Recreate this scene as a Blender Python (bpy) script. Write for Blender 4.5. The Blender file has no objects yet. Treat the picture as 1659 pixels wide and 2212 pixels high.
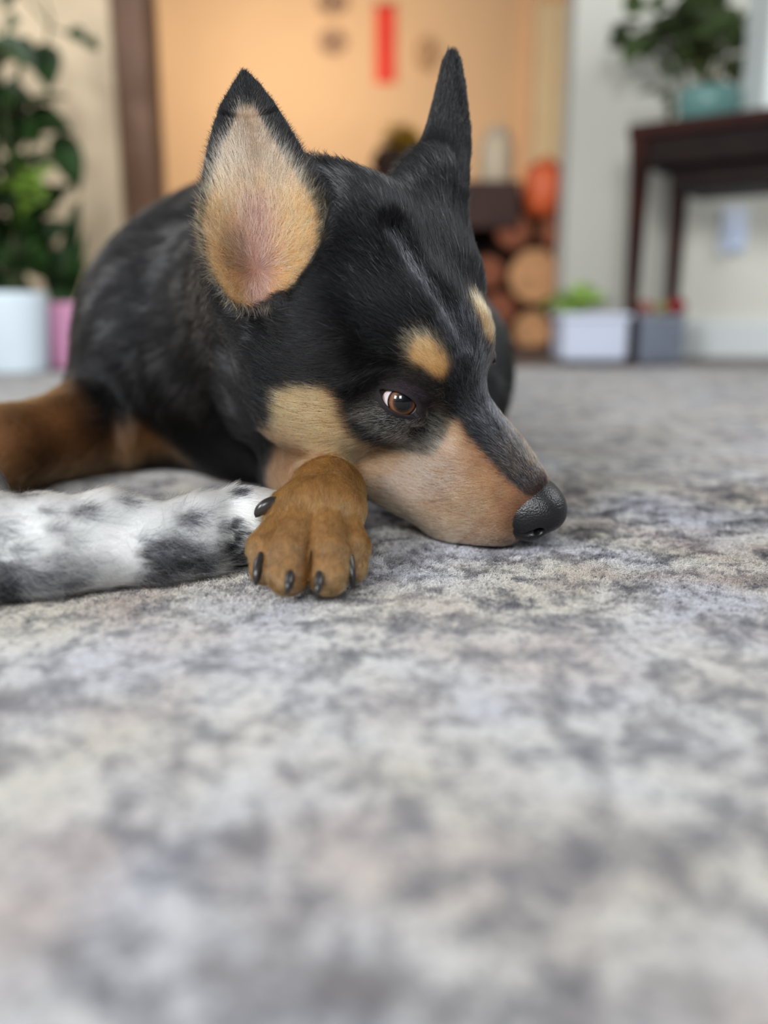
import bpy, math
import numpy as np

# ------------------------------------------------------------------ camera
sc = bpy.context.scene
PITCH = math.radians(13.4)
CAM_H = 13.5                                   # centimetres above the rug
FPX = 1900.0                                   # focal length in pixels of the 2212 px high frame
cam_data = bpy.data.cameras.new('camera')
cam = bpy.data.objects.new('camera', cam_data)
sc.collection.objects.link(cam)
cam.location = (0, 0, CAM_H / 100)
cam.rotation_euler = (math.pi / 2 - PITCH, 0, 0)
cam_data.sensor_fit = 'VERTICAL'
cam_data.sensor_height = 36.0
cam_data.lens = 36.0 * FPX / 2212
cam_data.clip_start = 0.01
cam_data.dof.use_dof = True
cam_data.dof.focus_distance = 0.458
cam_data.dof.aperture_fstop = 2.6
sc.camera = cam
sc.view_settings.view_transform = 'Standard'
sc.view_settings.look = 'None'
sc.view_settings.exposure = 0.0
sc.view_settings.gamma = 1.0
sc.view_settings.use_curve_mapping = False
try:
    sc.cycles_curves.shape = 'RIBBONS'
except Exception:
    pass
sc.cycles.max_bounces = 8
sc.cycles.diffuse_bounces = 3
sc.cycles.glossy_bounces = 3
sc.cycles.transmission_bounces = 6
sc.cycles.transparent_max_bounces = 8

# ------------------------------------------------------------------ light
world = bpy.data.worlds.new('world'); sc.world = world; world.use_nodes = True
bg = world.node_tree.nodes['Background']
bg.inputs[0].default_value = (0.90, 0.95, 1.0, 1); bg.inputs[1].default_value = 0.10

def area(name, loc, target, size, energy, col):
    l = bpy.data.lights.new(name, 'AREA'); l.shape = 'RECTANGLE'
    l.size, l.size_y = size; l.energy = energy; l.color = col
    o = bpy.data.objects.new(name, l); sc.collection.objects.link(o)
    o.location = loc
    d = np.array(target, float) - np.array(loc, float)
    from mathutils import Vector
    o.rotation_euler = Vector(d).to_track_quat('-Z', 'Y').to_euler()
    return o
area('window_daylight', (-1.35, -1.35, 1.25), (0, 0.5, 0.08), (0.6, 0.8), 68, (0.97, 0.985, 1.0))
area('window_daylight', (0.0, -1.8, 1.35), (0, 0.5, 0.08), (0.6, 0.8), 44, (0.97, 0.985, 1.0))
area('side_fill', (-2.3, 1.3, 1.9), (0, 1.2, 0.1), (1.0, 1.2), 26, (0.94, 0.97, 1.0))  # added fill from the left for body and rug, no window known there
area('side_fill', (2.4, 0.9, 1.9), (0.3, 1.3, 0.3), (1.2, 1.4), 50, (0.95, 0.98, 1.0))  # added fill from the right for rug and wall, its source unseen
area('kitchen_lamp', (-0.7, 4.2, 1.7), (-0.8, 6.0, 0.8), (0.8, 0.8), 42, (1.0, 0.84, 0.66))

# ------------------------------------------------------------------ view-independent helpers
def at(px, py, d):
    """a point of the place, d centimetres along the camera axis, planned on a 1659 x 2212 sketch"""
    s, c = math.sin(PITCH), math.cos(PITCH)
    u, v = (px - 829.5) / FPX, (1106 - py) / FPX
    return np.array([d * u, d * (c + v * s), CAM_H + d * (-s + v * c)])

def lin(c):
    """sRGB 0-255 -> linear"""
    c = np.array(c, float) / 255
    return np.where(c <= 0.04045, c / 12.92, ((c + 0.055) / 1.055) ** 2.4)

HR = np.array([[-0.6012, 0.7034, 0.3791], [-0.7167, -0.2649, -0.6451], [-0.3533, -0.6596, 0.6634]])
HT = np.array([3.33, 48.265, 9.934])           # head frame: x dog's right, y to the nose, z dorsal
def l2w(p): return HT + np.asarray(p, float) @ HR.T
def w2l(P): return (np.asarray(P) - HT) @ HR

def sstep(a, b, x):
    t = np.clip((x - a) / (b - a), 0, 1); return t * t * (3 - 2 * t)

class Field:
    """signed distance field built from smoothly joined primitives (centimetres)"""
    def __init__(s): s.ops = []
    def add(s, fn, c, r, k=1.0, op='u'):
        s.ops.append((fn, np.array(c, float), float(r), k, op)); return s
    # primitives; frame = (R, T) or None for world
    def ell(s, c, r, k=1.0, op='u', R=None, T=None, A=None):
        c = np.array(c, float); r = np.array(r, float)
        R0 = np.eye(3) if R is None else R; T0 = np.zeros(3) if T is None else T
        cw = T0 + R0 @ c
        M = R0 if A is None else R0 @ A
        def fn(P):
            q = (P - cw) @ M
            a = np.sqrt(((q / r) ** 2).sum(-1)); b = np.sqrt(((q / r ** 2) ** 2).sum(-1)) + 1e-9
            return a * (a - 1) / b
        return s.add(fn, cw, r.max(), k, op)
    def cone(s, a, b, ra, rb, k=1.0, op='u', R=None, T=None, flat=None):
        a = np.array(a, float); b = np.array(b, float)
        if R is not None: a = T + R @ a; b = T + R @ b
        ba = b - a; L2 = ba @ ba
        def fn(P):
            pa = P - a; h = np.clip(pa @ ba / L2, 0, 1)
            return np.sqrt(((pa - h[..., None] * ba) ** 2).sum(-1)) - (ra + (rb - ra) * h)
        return s.add(fn, (a + b) / 2, math.sqrt(L2) / 2 + max(ra, rb), k, op)
    @staticmethod
    def comb(F, D, k, op):
        if op == 'u':
            h = np.clip(k - np.abs(F - D), 0, None) / k
            return np.minimum(F, D) - h * h * k * .25
        D = -D if op == 's' else D
        h = np.clip(k - np.abs(F - D), 0, None) / k
        return np.maximum(F, D) + h * h * k * .25
    def eval(s, P):
        F = np.full(P.shape[:-1], 50., np.float32)
        for fn, c, r, k, op in s.ops:
            m = (np.abs(P - c) < r + k + 1.5).all(-1) if r < 1e5 else np.ones(F.shape, bool)
            if not m.any(): continue
            F[m] = s.comb(F[m], fn(P[m]).astype(np.float32), k, op)
        return F
    def grid(s, xs, ys, zs):
        F = np.full((len(xs), len(ys), len(zs)), 50., np.float32)
        for fn, c, r, k, op in s.ops:
            m = r + k + 1.5
            i0, i1 = np.searchsorted(xs, [c[0] - m, c[0] + m]); j0, j1 = np.searchsorted(ys, [c[1] - m, c[1] + m])
            k0, k1 = np.searchsorted(zs, [c[2] - m, c[2] + m])
            if i1 <= i0 or j1 <= j0 or k1 <= k0: continue
            for ia in range(i0, i1, 24):
                ib = min(i1, ia + 24)
                P = np.stack(np.meshgrid(xs[ia:ib], ys[j0:j1], zs[k0:k1], indexing='ij'), -1)
                sub = F[ia:ib, j0:j1, k0:k1]
                F[ia:ib, j0:j1, k0:k1] = s.comb(sub, fn(P).astype(np.float32), k, op)
        return F
    def grad(s, P, e=0.03):
        g = np.stack([s.eval(P + d) - s.eval(P - d) for d in np.eye(3) * e], -1)
        n = np.linalg.norm(g, axis=-1, keepdims=True)
        return g / (n + 1e-9), n[..., 0] / (2 * e)
    def mesh(s, xs, ys, zs, newton=2):
        V, Q = nets(s.grid(xs, ys, zs), xs, ys, zs)
        for _ in range(newton):
            g, gn = s.grad(V); d = s.eval(V) / np.clip(gn, .5, 2)
            V = V - g * np.clip(d, -.12, .12)[:, None]
        return V, Q

def nets(F, xs, ys, zs):
    ins = F < 0
    nx, ny, nz = F.shape
    cnt = np.zeros((nx - 1, ny - 1, nz - 1), np.uint8)
    for a in (0, 1):
        for b in (0, 1):
            for c in (0, 1):
                cnt += ins[a:nx - 1 + a, b:ny - 1 + b, c:nz - 1 + c]
    act = np.argwhere((cnt > 0) & (cnt < 8)); del cnt
    idx = np.full((nx - 1, ny - 1, nz - 1), -1, np.int32)
    idx[tuple(act.T)] = np.arange(len(act))
    co = [np.asarray(xs), np.asarray(ys), np.asarray(zs)]
    acc = np.zeros((len(act), 3)); n = np.zeros(len(act))
    for ax in range(3):
        o1, o2 = [k for k in range(3) if k != ax]
        for b in (0, 1):
            for c in (0, 1):
                A = act.copy(); A[:, o1] += b; A[:, o2] += c
                B = A.copy(); B[:, ax] += 1
                fa, fb = F[tuple(A.T)], F[tuple(B.T)]
                m = (fa < 0) != (fb < 0)
                t = np.where(m, fa / np.where(m, fa - fb, 1), 0)
                p = np.stack([co[k][A[:, k]] for k in range(3)], -1)
                p[:, ax] += t * (co[ax][B[:, ax]] - co[ax][A[:, ax]])
                acc += p * m[:, None]; n += m
    V = acc / n[:, None]
    quads = []
    for ax in range(3):
        o1, o2 = [(1, 2), (2, 0), (0, 1)][ax]
        sl = [slice(1, -1)] * 3; sl[ax] = slice(0, -1)
        sl2 = [slice(1, -1)] * 3; sl2[ax] = slice(1, None)
        E0 = ins[tuple(sl)]; E1 = ins[tuple(sl2)]
        c = np.argwhere(E0 != E1); off = np.array([1, 1, 1]); off[ax] = 0
        c = c + off
        flip = ins[tuple(c.T)]
        def cid(d1, d2):
            q = c.copy(); q[:, o1] -= d1; q[:, o2] -= d2
            return idx[tuple(q.T)]
        q = np.stack([cid(1, 1), cid(0, 1), cid(0, 0), cid(1, 0)], -1)
        q[~flip] = q[~flip][:, ::-1]
        quads.append(q)
    return V, np.concatenate(quads)

def axis(lo, hi, zones, coarse):
    """grid coordinates with a step that is small inside the zones (a, b, step) and grows outside"""
    v = [lo]
    while v[-1] < hi:
        x = v[-1]
        v.append(x + min([coarse] + [st + .12 * max(a - x, 0, x - b) for a, b, st in zones]))
    return np.array(v)

def link(o, parent=None):
    sc.collection.objects.link(o)
    if parent: o.parent = parent
    return o

def mesh_obj(name, V, faces, mat, parent=None, smooth=True, cols=None):
    """V in centimetres"""
    me = bpy.data.meshes.new(name)
    V = np.asarray(V, float) / 100
    if isinstance(faces, np.ndarray):
        n, k = faces.shape
        me.vertices.add(len(V)); me.vertices.foreach_set('co', V.ravel())
        me.loops.add(n * k); me.loops.foreach_set('vertex_index', faces.ravel().astype(np.int32))
        me.polygons.add(n); me.polygons.foreach_set('loop_start', np.arange(0, n * k, k, dtype=np.int32))
        me.update(calc_edges=True); me.validate()
    else:
        me.from_pydata([tuple(v) for v in V], [], faces)
    me.polygons.foreach_set('use_smooth', [smooth] * len(me.polygons))
    if cols is not None:
        a = me.attributes.new('coat', 'FLOAT_COLOR', 'POINT')
        a.data.foreach_set('color', np.concatenate([cols, np.ones((len(cols), 1))], 1).astype(np.float32).ravel())
    me.materials.append(mat)
    return link(bpy.data.objects.new(name, me), parent)

def tag(o, label=None, cat=None, group=None, kind=None):
    if label: o['label'] = label
    if cat: o['category'] = cat
    if group: o['group'] = group
    if kind: o['kind'] = kind
    return o

# ------------------------------------------------------------------ materials
def mat(name, col=(.5, .5, .5), rough=.6, spec=.5, **kw):
    m = bpy.data.materials.new(name); m.use_nodes = True
    b = m.node_tree.nodes['Principled BSDF']
    b.inputs['Base Color'].default_value = (*col, 1); b.inputs['Roughness'].default_value = rough
    b.inputs['Specular IOR Level'].default_value = spec
    for k, v in kw.items(): b.inputs[k].default_value = v
    return m
def nd(m, t, **kw):
    n = m.node_tree.nodes.new(t)
    for k, v in kw.items():
        if k.startswith('i_'): n.inputs[k[2:]].default_value = v
        else: setattr(n, k, v)
    return n
def lk(m, a, b): m.node_tree.links.new(a, b)
def P_(m): return m.node_tree.nodes['Principled BSDF']
def srgb(*c): return tuple(lin(c))

def coat_skin(name, mul=0.8):
    m = mat(name, rough=.75, spec=.25)
    a = nd(m, 'ShaderNodeAttribute', attribute_name='coat')
    x = nd(m, 'ShaderNodeVectorMath', operation='SCALE'); x.inputs['Scale'].default_value = mul
    lk(m, a.outputs['Color'], x.inputs[0]); lk(m, x.outputs[0], P_(m).inputs['Base Color'])
    return m
def hair_mat(name):
    m = bpy.data.materials.new(name); m.use_nodes = True; nt = m.node_tree
    nt.nodes.remove(P_(m))
    out = [n for n in nt.nodes if n.type == 'OUTPUT_MATERIAL'][0]
    h = nd(m, 'ShaderNodeBsdfHairPrincipled'); h.model = 'CHIANG'; h.parametrization = 'COLOR'
    a = nd(m, 'ShaderNodeAttribute', attribute_name='tint')
    lk(m, a.outputs['Color'], h.inputs['Color'])
    h.inputs['Roughness'].default_value = .24
    h.inputs['Radial Roughness'].default_value = .55
    h.inputs['Coat'].default_value = 0.0
    h.inputs['IOR'].default_value = 1.42
    lk(m, h.outputs[0], out.inputs['Surface'])
    return m
M_SKIN = coat_skin('dog_skin', .55); M_SKIN_W = coat_skin('white_dog_skin', .9); M_HAIR = hair_mat('dog_hair')

# ------------------------------------------------------------------ generic mesh pieces (centimetres)
class MB:
    def __init__(s): s.V = []; s.F = []
    def box(s, lo, hi, bev=0, rz=0, piv=None):
        lo = np.array(lo, float); hi = np.array(hi, float); b = min(bev, *(hi - lo) * .49)
        n = len(s.V)
        if b <= 0:
            P = [(x, y, z) for x in (lo[0], hi[0]) for y in (lo[1], hi[1]) for z in (lo[2], hi[2])]
            Fs = [(0, 1, 3, 2), (4, 6, 7, 5), (0, 4, 5, 1), (2, 3, 7, 6), (0, 2, 6, 4), (1, 5, 7, 3)]
        else:
            import bmesh
            bm = bmesh.new(); bmesh.ops.create_cube(bm, size=1)
            for v in bm.verts: v.co = [lo[k] + (v.co[k] + .5) * (hi[k] - lo[k]) for k in range(3)]
            bmesh.ops.bevel(bm, geom=list(bm.edges), offset=b, segments=3, profile=.5, affect='EDGES')
            bm.verts.index_update(); P = [tuple(v.co) for v in bm.verts]; Fs = [tuple(v.index for v in f.verts) for f in bm.faces]; bm.free()
        if rz:
            c, si = math.cos(rz), math.sin(rz); px, py = piv
            P = [(px + (x - px) * c - (y - py) * si, py + (x - px) * si + (y - py) * c, z) for x, y, z in P]
        s.V += P; s.F += [tuple(i + n for i in f) for f in Fs]; return s
    def lathe(s, c, prof, k=40, axis=2, cap=True):
        n = len(s.V); o = [i for i in range(3) if i != axis]
        for r, h in prof:
            for j in range(k):
                p = [0, 0, 0]; a = 2 * math.pi * j / k
                p[o[0]] = c[o[0]] + r * math.cos(a); p[o[1]] = c[o[1]] + r * math.sin(a); p[axis] = c[axis] + h
                s.V.append(tuple(p))
        for i in range(len(prof) - 1):
            for j in range(k):
                a, b = n + i * k + j, n + i * k + (j + 1) % k
                s.F.append((a, b, b + k, a + k))
        if cap:
            s.F.append(tuple(n + j for j in range(k))[::-1]); m = n + (len(prof) - 1) * k
            s.F.append(tuple(m + j for j in range(k)))
        return s
    def tube(s, pts, r, k=8):
        pts = [np.array(p, float) for p in pts]; n = len(s.V)
        rs = r if hasattr(r, '__len__') else [r] * len(pts)
        for i, p in enumerate(pts):
            d = pts[min(i + 1, len(pts) - 1)] - pts[max(i - 1, 0)]; d /= np.linalg.norm(d) + 1e-9
            x = np.cross(d, (0.13, .21, 1.)); x /= np.linalg.norm(x); y = np.cross(d, x)
            for j in range(k):
                a = 2 * math.pi * j / k; s.V.append(tuple(p + rs[i] * (x * math.cos(a) + y * math.sin(a))))
        for i in range(len(pts) - 1):
            for j in range(k):
                a, b = n + i * k + j, n + i * k + (j + 1) % k
                s.F.append((a, b, b + k, a + k))
        s.F.append(tuple(n + j for j in range(k))[::-1]); m = n + (len(pts) - 1) * k; s.F.append(tuple(m + j for j in range(k)))
        return s
    def leaf(s, base, tip, nrm, wid, cup=.15, droop=.15):
        base = np.array(base, float); tip = np.array(tip, float); d = tip - base; L = np.linalg.norm(d); d = d / L
        nrm = np.array(nrm, float); x = np.cross(d, nrm); x /= np.linalg.norm(x) + 1e-9; u = np.cross(x, d)
        n = len(s.V); R = 9
        for i in range(R):
            t = i / (R - 1); w = wid * (math.sin(math.pi * t ** .72) ** .8 if 0 < t < 1 else .02)
            c = base + d * L * t - np.array([0, 0, 1.]) * droop * L * t * t
            for k in (-1, -.5, 0, .5, 1): s.V.append(tuple(c + x * w * k + u * w * cup * (k * k * 2 - .5) ))
        for i in range(R - 1):
            for j in range(4):
                a = n + i * 5 + j; s.F.append((a, a + 1, a + 6, a + 5))
        return s
    def build(s, name, m, parent=None, smooth=False):
        o = mesh_obj(name, s.V, s.F, m, parent, smooth)
        return o
def empty(name, loc=(0, 0, 0)):
    o = bpy.data.objects.new(name, None); sc.collection.objects.link(o); o.location = np.array(loc) / 100
    o.empty_display_size = .05; return o
def part(name, mb, m, parent, smooth=False):
    """a child mesh given in world centimetres under an Empty at the thing's base"""
    off = np.array(parent.location) * 100
    mb.V = [tuple(np.array(v) - off) for v in mb.V]
    return mb.build(name, m, parent, smooth)
def soft(o, seg=0):
    for p in o.data.polygons: p.use_smooth = True
    return o
def noise_mix(m, c1, c2, scale, detail=4, lo=.4, hi=.6):
    t = nd(m, 'ShaderNodeTexNoise'); t.inputs['Scale'].default_value = scale; t.inputs['Detail'].default_value = detail
    g = nd(m, 'ShaderNodeNewGeometry'); lk(m, g.outputs['Position'], t.inputs['Vector'])
    r = nd(m, 'ShaderNodeValToRGB'); r.color_ramp.elements[0].position = lo; r.color_ramp.elements[1].position = hi
    r.color_ramp.elements[0].color = (*c1, 1); r.color_ramp.elements[1].color = (*c2, 1)
    lk(m, t.outputs['Fac'], r.inputs[0]); lk(m, r.outputs[0], P_(m).inputs['Base Color']); return m
def plain(name, c, rough=.6, var=.06, scale=6, spec=.4):
    c = lin(c); return noise_mix(mat(name, rough=rough, spec=spec), tuple(c * (1 - var)), tuple(np.minimum(c * (1 + var), .95)), scale)

# ------------------------------------------------------------------ setting
M_wall = plain('wall_paint', (208, 207, 196), .8, .03, 2)
M_wall_l = plain('wall_paint_left', (222, 200, 168), .8, .10, 5)
M_kit = plain('kitchen_paint', (226, 190, 150), .8, .04, 1.2)
M_post = plain('brown_wood', (112, 80, 58), .55, .10, 9)
M_white = plain('white_paint', (214, 220, 220), .5, .02, 3)
M_floor = plain('dark_floor', (120, 108, 104), .5, .15, 5)
def struct(name, mb, m):
    o = mb.build(name, m); o['kind'] = 'structure'; return o
struct('floor', MB().box((-400, -150, -6), (400, 640, -1.2)), M_floor)
struct('wall_right', MB().box((48.6, 246, -1.2), (330, 258, 245)), M_wall)
struct('wall_left', MB().box((-330, 232, -1.2), (-65.8, 244, 245)), M_wall_l)
struct('wall_back', MB().box((-330, 600, -1.2), (330, 612, 245)), M_kit)
struct('trim_1', MB().box((-65.8, 234, -1.2), (-57.5, 246, 245), .5), M_post)
struct('baseboard_right', MB().box((48, 244.2, -1.2), (330, 246, 9), .4), M_white)
# ------------------------------------------------------------------ the black and tan dog: shape
EYE = np.array([3.46, -.30, -.60]); EYE_R = 1.12
def eye_frame(side=1):
    """world frame of an eye: x to the inner corner, y up the lid, z out of the eye"""
    c = l2w(EYE * (side, 1, 1))
    n = np.array([.69, .25, .66]); t = np.array([-.62, .78, -.20])
    n = HR @ (n * (side, 1, 1)); t = HR @ (t * (side, 1, 1))
    n /= np.linalg.norm(n); t -= t @ n * n; t /= np.linalg.norm(t)
    return c, np.stack([t, np.cross(n, t), n], 1)

def build_dog_field():
    f = Field()
    H = dict(R=HR, T=HT)
    # torso, chest, haunches (world)
    f.ell((-11.6, 91, 9.6), (16.6, 22, 15.5), 3)
    f.ell((-9, 74, 8.5), (11.5, 10, 9.5), 4)
    f.ell((-18.4, 82, 8.2), (8.7, 12, 10.8), 4)
    f.ell((4.8, 86, 7), (7, 14, 8.4), 4)
    f.cone((-8, 79, 13.6), l2w((0, -9.5, -1.5)), 9.2, 5.8, 4)        # neck
    f.cone((-8, 68, 8), l2w((0, -6, -6.5)), 8.0, 4.5, 4)             # throat
    # hind leg, left of the picture
    f.cone((-20, 80, 5.5), (-23.5, 71, 3.8), 6.0, 3.6, 2.5)
    f.cone((-23.5, 71, 3.6), (-27.5, 63.5, 3.0), 3.5, 2.9, 1.5)
    f.cone((-27.5, 63.5, 3.0), (-37, 61.5, 2.0), 2.8, 2.0, 1.5)
    f.ell((-40, 61, 1.8), (4, 2.6, 1.8), 1.5)
    # skull (mirrored in the head frame)
    f.ell((0, -4.8, -1.1), (5.9, 6.6, 4.9), 2, **H)
    f.ell((0, -8.3, 1.6), (4.2, 3.0, 3.2), 2, **H)
    f.ell((0, -1.6, -.6), (3.8, 3.2, 3.0), 1.5, **H)
    for s in (1, -1):
        f.ell((s * 3.9, -4.6, -4.2), (2.6, 4.2, 4.6), 2, **H)        # cheek
        f.ell((s * 3.3, -1.6, -1.9), (1.7, 2.4, 2.2), 1.2, **H)      # cheekbone
        f.ell((s * 2.3, -1.0, 1.05), (1.3, 1.6, 1.25), 1.0, **H)     # brow
        f.ell((s * 1.45, 4.6, -4.4), (1.7, 4.2, 2.7), 1.2, **H)      # upper lip
        f.ell((s * 1.9, 3.9, -6.1), (1.5, 3.9, 1.9), 1.2, **H)       # flews spread on the rug
        f.ell((s * 1.9, -.6, -7.0), (2.2, 4.2, 2.3), 1.6, **H)       # jowl
        f.ell((s * 4.2, -5.2, .5), (2.2, 3.5, 2.7), 1.6, **H)        # temple
        f.ell((s * 1.0, 7.4, -4.3), (1.3, 1.7, 1.5), 1.0, **H)
    f.cone((0, 1.0, -3.2), (0, 7.1, -3.1), 2.8, 1.85, 1.5, **H)       # muzzle
    f.cone((0, .6, -1.0), (0, 7.6, -2.25), 1.3, 1.0, 1.2, **H)       # bridge
    f.cone((0, -3.5, -6.6), (0, 7.2, -5.6), 3.2, 1.6, 1.8, **H)      # lower jaw
    f.cone((0, -6, 4.6), (0, .4, 2.6), .5, .35, .9, 's', **H)        # furrow of the forehead
    for s in (1, -1):                                                # the hollow in front of each eye
        f.ell((s * 2.6, 2.0, -1.0), (.75, 1.3, .9), .8, 's', **H)
    for s in (1, -1):                                                # eyelids
        c, A = eye_frame(s)
        f.ell(c + A @ (-.5, .0, 1.75), (1.7, 1.25, .8), .8, 's', A=A)
        f.ell(c, (EYE_R + .15,) * 3, .5)
        f.cone(c + A @ (.95, -.22, .52), c + A @ (1.45, -.36, .1), .34, .25, .6)
        f.ell(c + A @ (-.1, .72, .74), (1.35, .28, .38), .3, A=A)      # upper lid fold
        f.ell(c + A @ (.02, -.07, 1.1), (.98, .48, 1.4), .08, 's', A=A)
        f.cone(c + A @ (-.7, .0, .98), c + A @ (-1.18, .10, .85), .28, .07, .10, 's')
        f.cone(c + A @ (.75, -.14, .98), c + A @ (1.22, -.32, .9), .20, .06, .10, 's')
        f.ell(c, (EYE_R + .03,) * 3, .05, 's')
    return f

def sheet(f, base, ydir, ndir, outline, curve, th, k):
    """ear: a cupped thick sheet. ydir up the ear, ndir out of its hollow; outline(v)->(u0,u1); curve(u,v)->n"""
    y = np.array(ydir, float); y /= np.linalg.norm(y)
    n = np.array(ndir, float); n -= n @ y * y; n /= np.linalg.norm(n)
    x = np.cross(y, n); A = np.stack([x, y, n], 1); b = np.array(base, float)
    def fn(P):
        q = (P - b) @ A; u, v, w = q[..., 0], q[..., 1], q[..., 2]
        u0, u1, v0, v1 = outline(v)
        c, hw = (u0 + u1) / 2, (u1 - u0) / 2
        du = np.abs(u - c) - hw; dv = np.maximum(v0 - v, v - v1)
        e = np.maximum(du * .9, dv)
        t = th(v)
        d = np.abs(w - curve((u - c) / np.maximum(hw, .3), v)) * .85
        a = np.maximum(d - t * .4, 0); bb = np.maximum(e + t, 0)
        return np.sqrt(a * a + bb * bb) - t * .6 + np.minimum(np.maximum(d - t * .4, e + t), 0)
    f.add(fn, b + A @ np.array([0, 5, 0]), 9, k)
    return A, b, outline, curve

def interp_outline(vs, us0, us1):
    vs = np.array(vs, float)
    return lambda v: (np.interp(v, vs, us0), np.interp(v, vs, us1), vs[0], vs[-1])

dogf = build_dog_field()
# right ear, its hollow to the camera
EB = at(565, 600, 44.3); ET = at(518, 122, 46.8)
ear_out = interp_outline([-1.4, 0, 1, 2.5, 4, 5.5, 7, 8.5, 9.8, 10.9, 12.1],
                         [-1.6, -2.5, -2.9, -3.05, -2.75, -2.5, -2.2, -1.8, -1.35, -.75, -.02],
                         [1.2, 2.5, 3.2, 3.6, 3.5, 3.15, 2.7, 2.15, 1.65, 1.1, .30])
EAR_R = sheet(dogf, EB, ET - EB, (.12, -1, .1), ear_out,
              lambda u, v: 1.6 * u * u * np.clip((11.6 - v) / 8, .12, 1) - 1.0 * sstep(5, -1, v) - .25, lambda v: np.interp(v, [0, 11], [.42, .26]), .9)
def hollow(P):
    q = (P - EAR_R[1]) @ EAR_R[0]; u0, u1, v0, v1 = ear_out(q[..., 1]); hw = (u1 - u0) / 2
    un = (q[..., 0] - (u0 + u1) / 2) / np.maximum(hw, .3)
    w = q[..., 2] - EAR_R[3](un, q[..., 1])
    return np.maximum(np.maximum(-(w - .30), w - 4), np.maximum((np.abs(un) - .97) * hw, np.maximum(-.9 - q[..., 1], q[..., 1] - 9)))
dogf.add(hollow, EAR_R[1] + EAR_R[0] @ np.array([0, 4, 1.]), 7, .3, 's')
# left ear, seen from the side
FB = at(920, 450, 51.0); FT = at(986, 110, 51.5)
ear2_out = interp_outline([-1.5, 0, 1, 2, 4, 6, 7.5, 8.7, 9.5],
                          [-1.7, -1.8, -1.9, -1.85, -1.7, -1.4, -1.1, -.75, -.3],
                          [2.2, 2.5, 2.6, 2.5, 2.05, 1.4, 1.0, .70, .25])
EAR_L = sheet(dogf, FB, FT - FB, (.8, .75, .1), ear2_out,
              lambda u, v: 1.8 * u * u * np.clip((9.4 - v) / 6, .12, 1) - 1.0 * sstep(5, -1, v) - .3, lambda v: np.interp(v, [0, 9], [.5, .3]), 1.4)
dogf.cone(FB + (-.1, 0, 1.0), l2w((-4.4, -5.2, .6)), 1.6, 2.2, 2.0)
# foreleg and paw under the cheek
dogf.cone((-6, 60, 2.6), at(708, 1070, 47.3), 2.4, 1.75, 1.2)
dogf.cone(at(708, 1068, 47.0), at(690, 1112, 44.5), 1.75, 1.9, 1.0)
toes = [((634, 1120, 44.2), (576, 1185, 42.6), (571, 1232, 41.6), 1.05, .92, .68),
        ((658, 1118, 43.6), (626, 1195, 41.2), (621, 1243, 40.4), 1.0, 1.0, .94),
        ((703, 1118, 43.6), (711, 1195, 41.2), (709, 1243, 40.4), 1.0, 1.0, .94),
        ((728, 1120, 44.2), (756, 1180, 42.8), (763, 1226, 42.0), 1.05, .92, .68)]
for a, b, c, r0, r1, r2 in toes:
    dogf.cone(at(*a), at(*b), r0, r1, .14)
    dogf.cone(at(*b), at(*c), r1, r2, .14)
dogf.ell(at(690, 1098, 44.8), (2.3, 1.8, 1.5), .8)
def groove(P):                                # the deep furrows between the toes
    q = P
    d = np.full(P.shape[:-1], 9.)
    for a, b, r in GRV:
        ba = b - a; pa = q - a; h = np.clip(pa @ ba / (ba @ ba), 0, 1)
        v = pa - h[..., None] * ba
        d = np.minimum(d, np.sqrt(v[..., 0] ** 2 * 5 + (v[..., 1] ** 2 + v[..., 2] ** 2) * .35) - r)
    return d * .6
GRV = [(at(681, 1160, 41.9), at(664, 1285, 39.0), .20), (at(600, 1165, 42.0), at(588, 1262, 40.0), .09), (at(742, 1160, 42.0), at(748, 1258, 40.1), .09)]
dogf.add(groove, at(672, 1220, 40.8), 4.5, .2, 's')
dogf.cone(at(612, 1100, 44.8), at(594, 1112, 44.4), .7, .5, .6)      # dewclaw pad
dogf.add(lambda P: 0.05 - P[..., 2], (0, 80, 0), 1e6, .5, 'i')      # everything rests on the rug

t_eye = eye_frame(1)[0]
def zones(k, lo, hi):
    z = [(lo, hi, DF), (t_eye[k] - 2.1, t_eye[k] + 2.1, .055)]
    return z + [[(-7, -.5, .1)], [(38.5, 46, .1)], [(-.1, 4, .1)]][k]
DF = .15
import time; t0 = time.time()
dV, dQ = dogf.mesh(axis(-46, 18, zones(0, -17, 10.5), .6), axis(36, 116, zones(1, 38, 58), .8), axis(-.8, 30, zones(2, -.3, 28.8), .5))
print('dog mesh', len(dV), len(dQ), time.time() - t0)
def mirror_head(P):
    q = w2l(P); q[..., 0] = np.abs(q[..., 0]); return q
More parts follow.
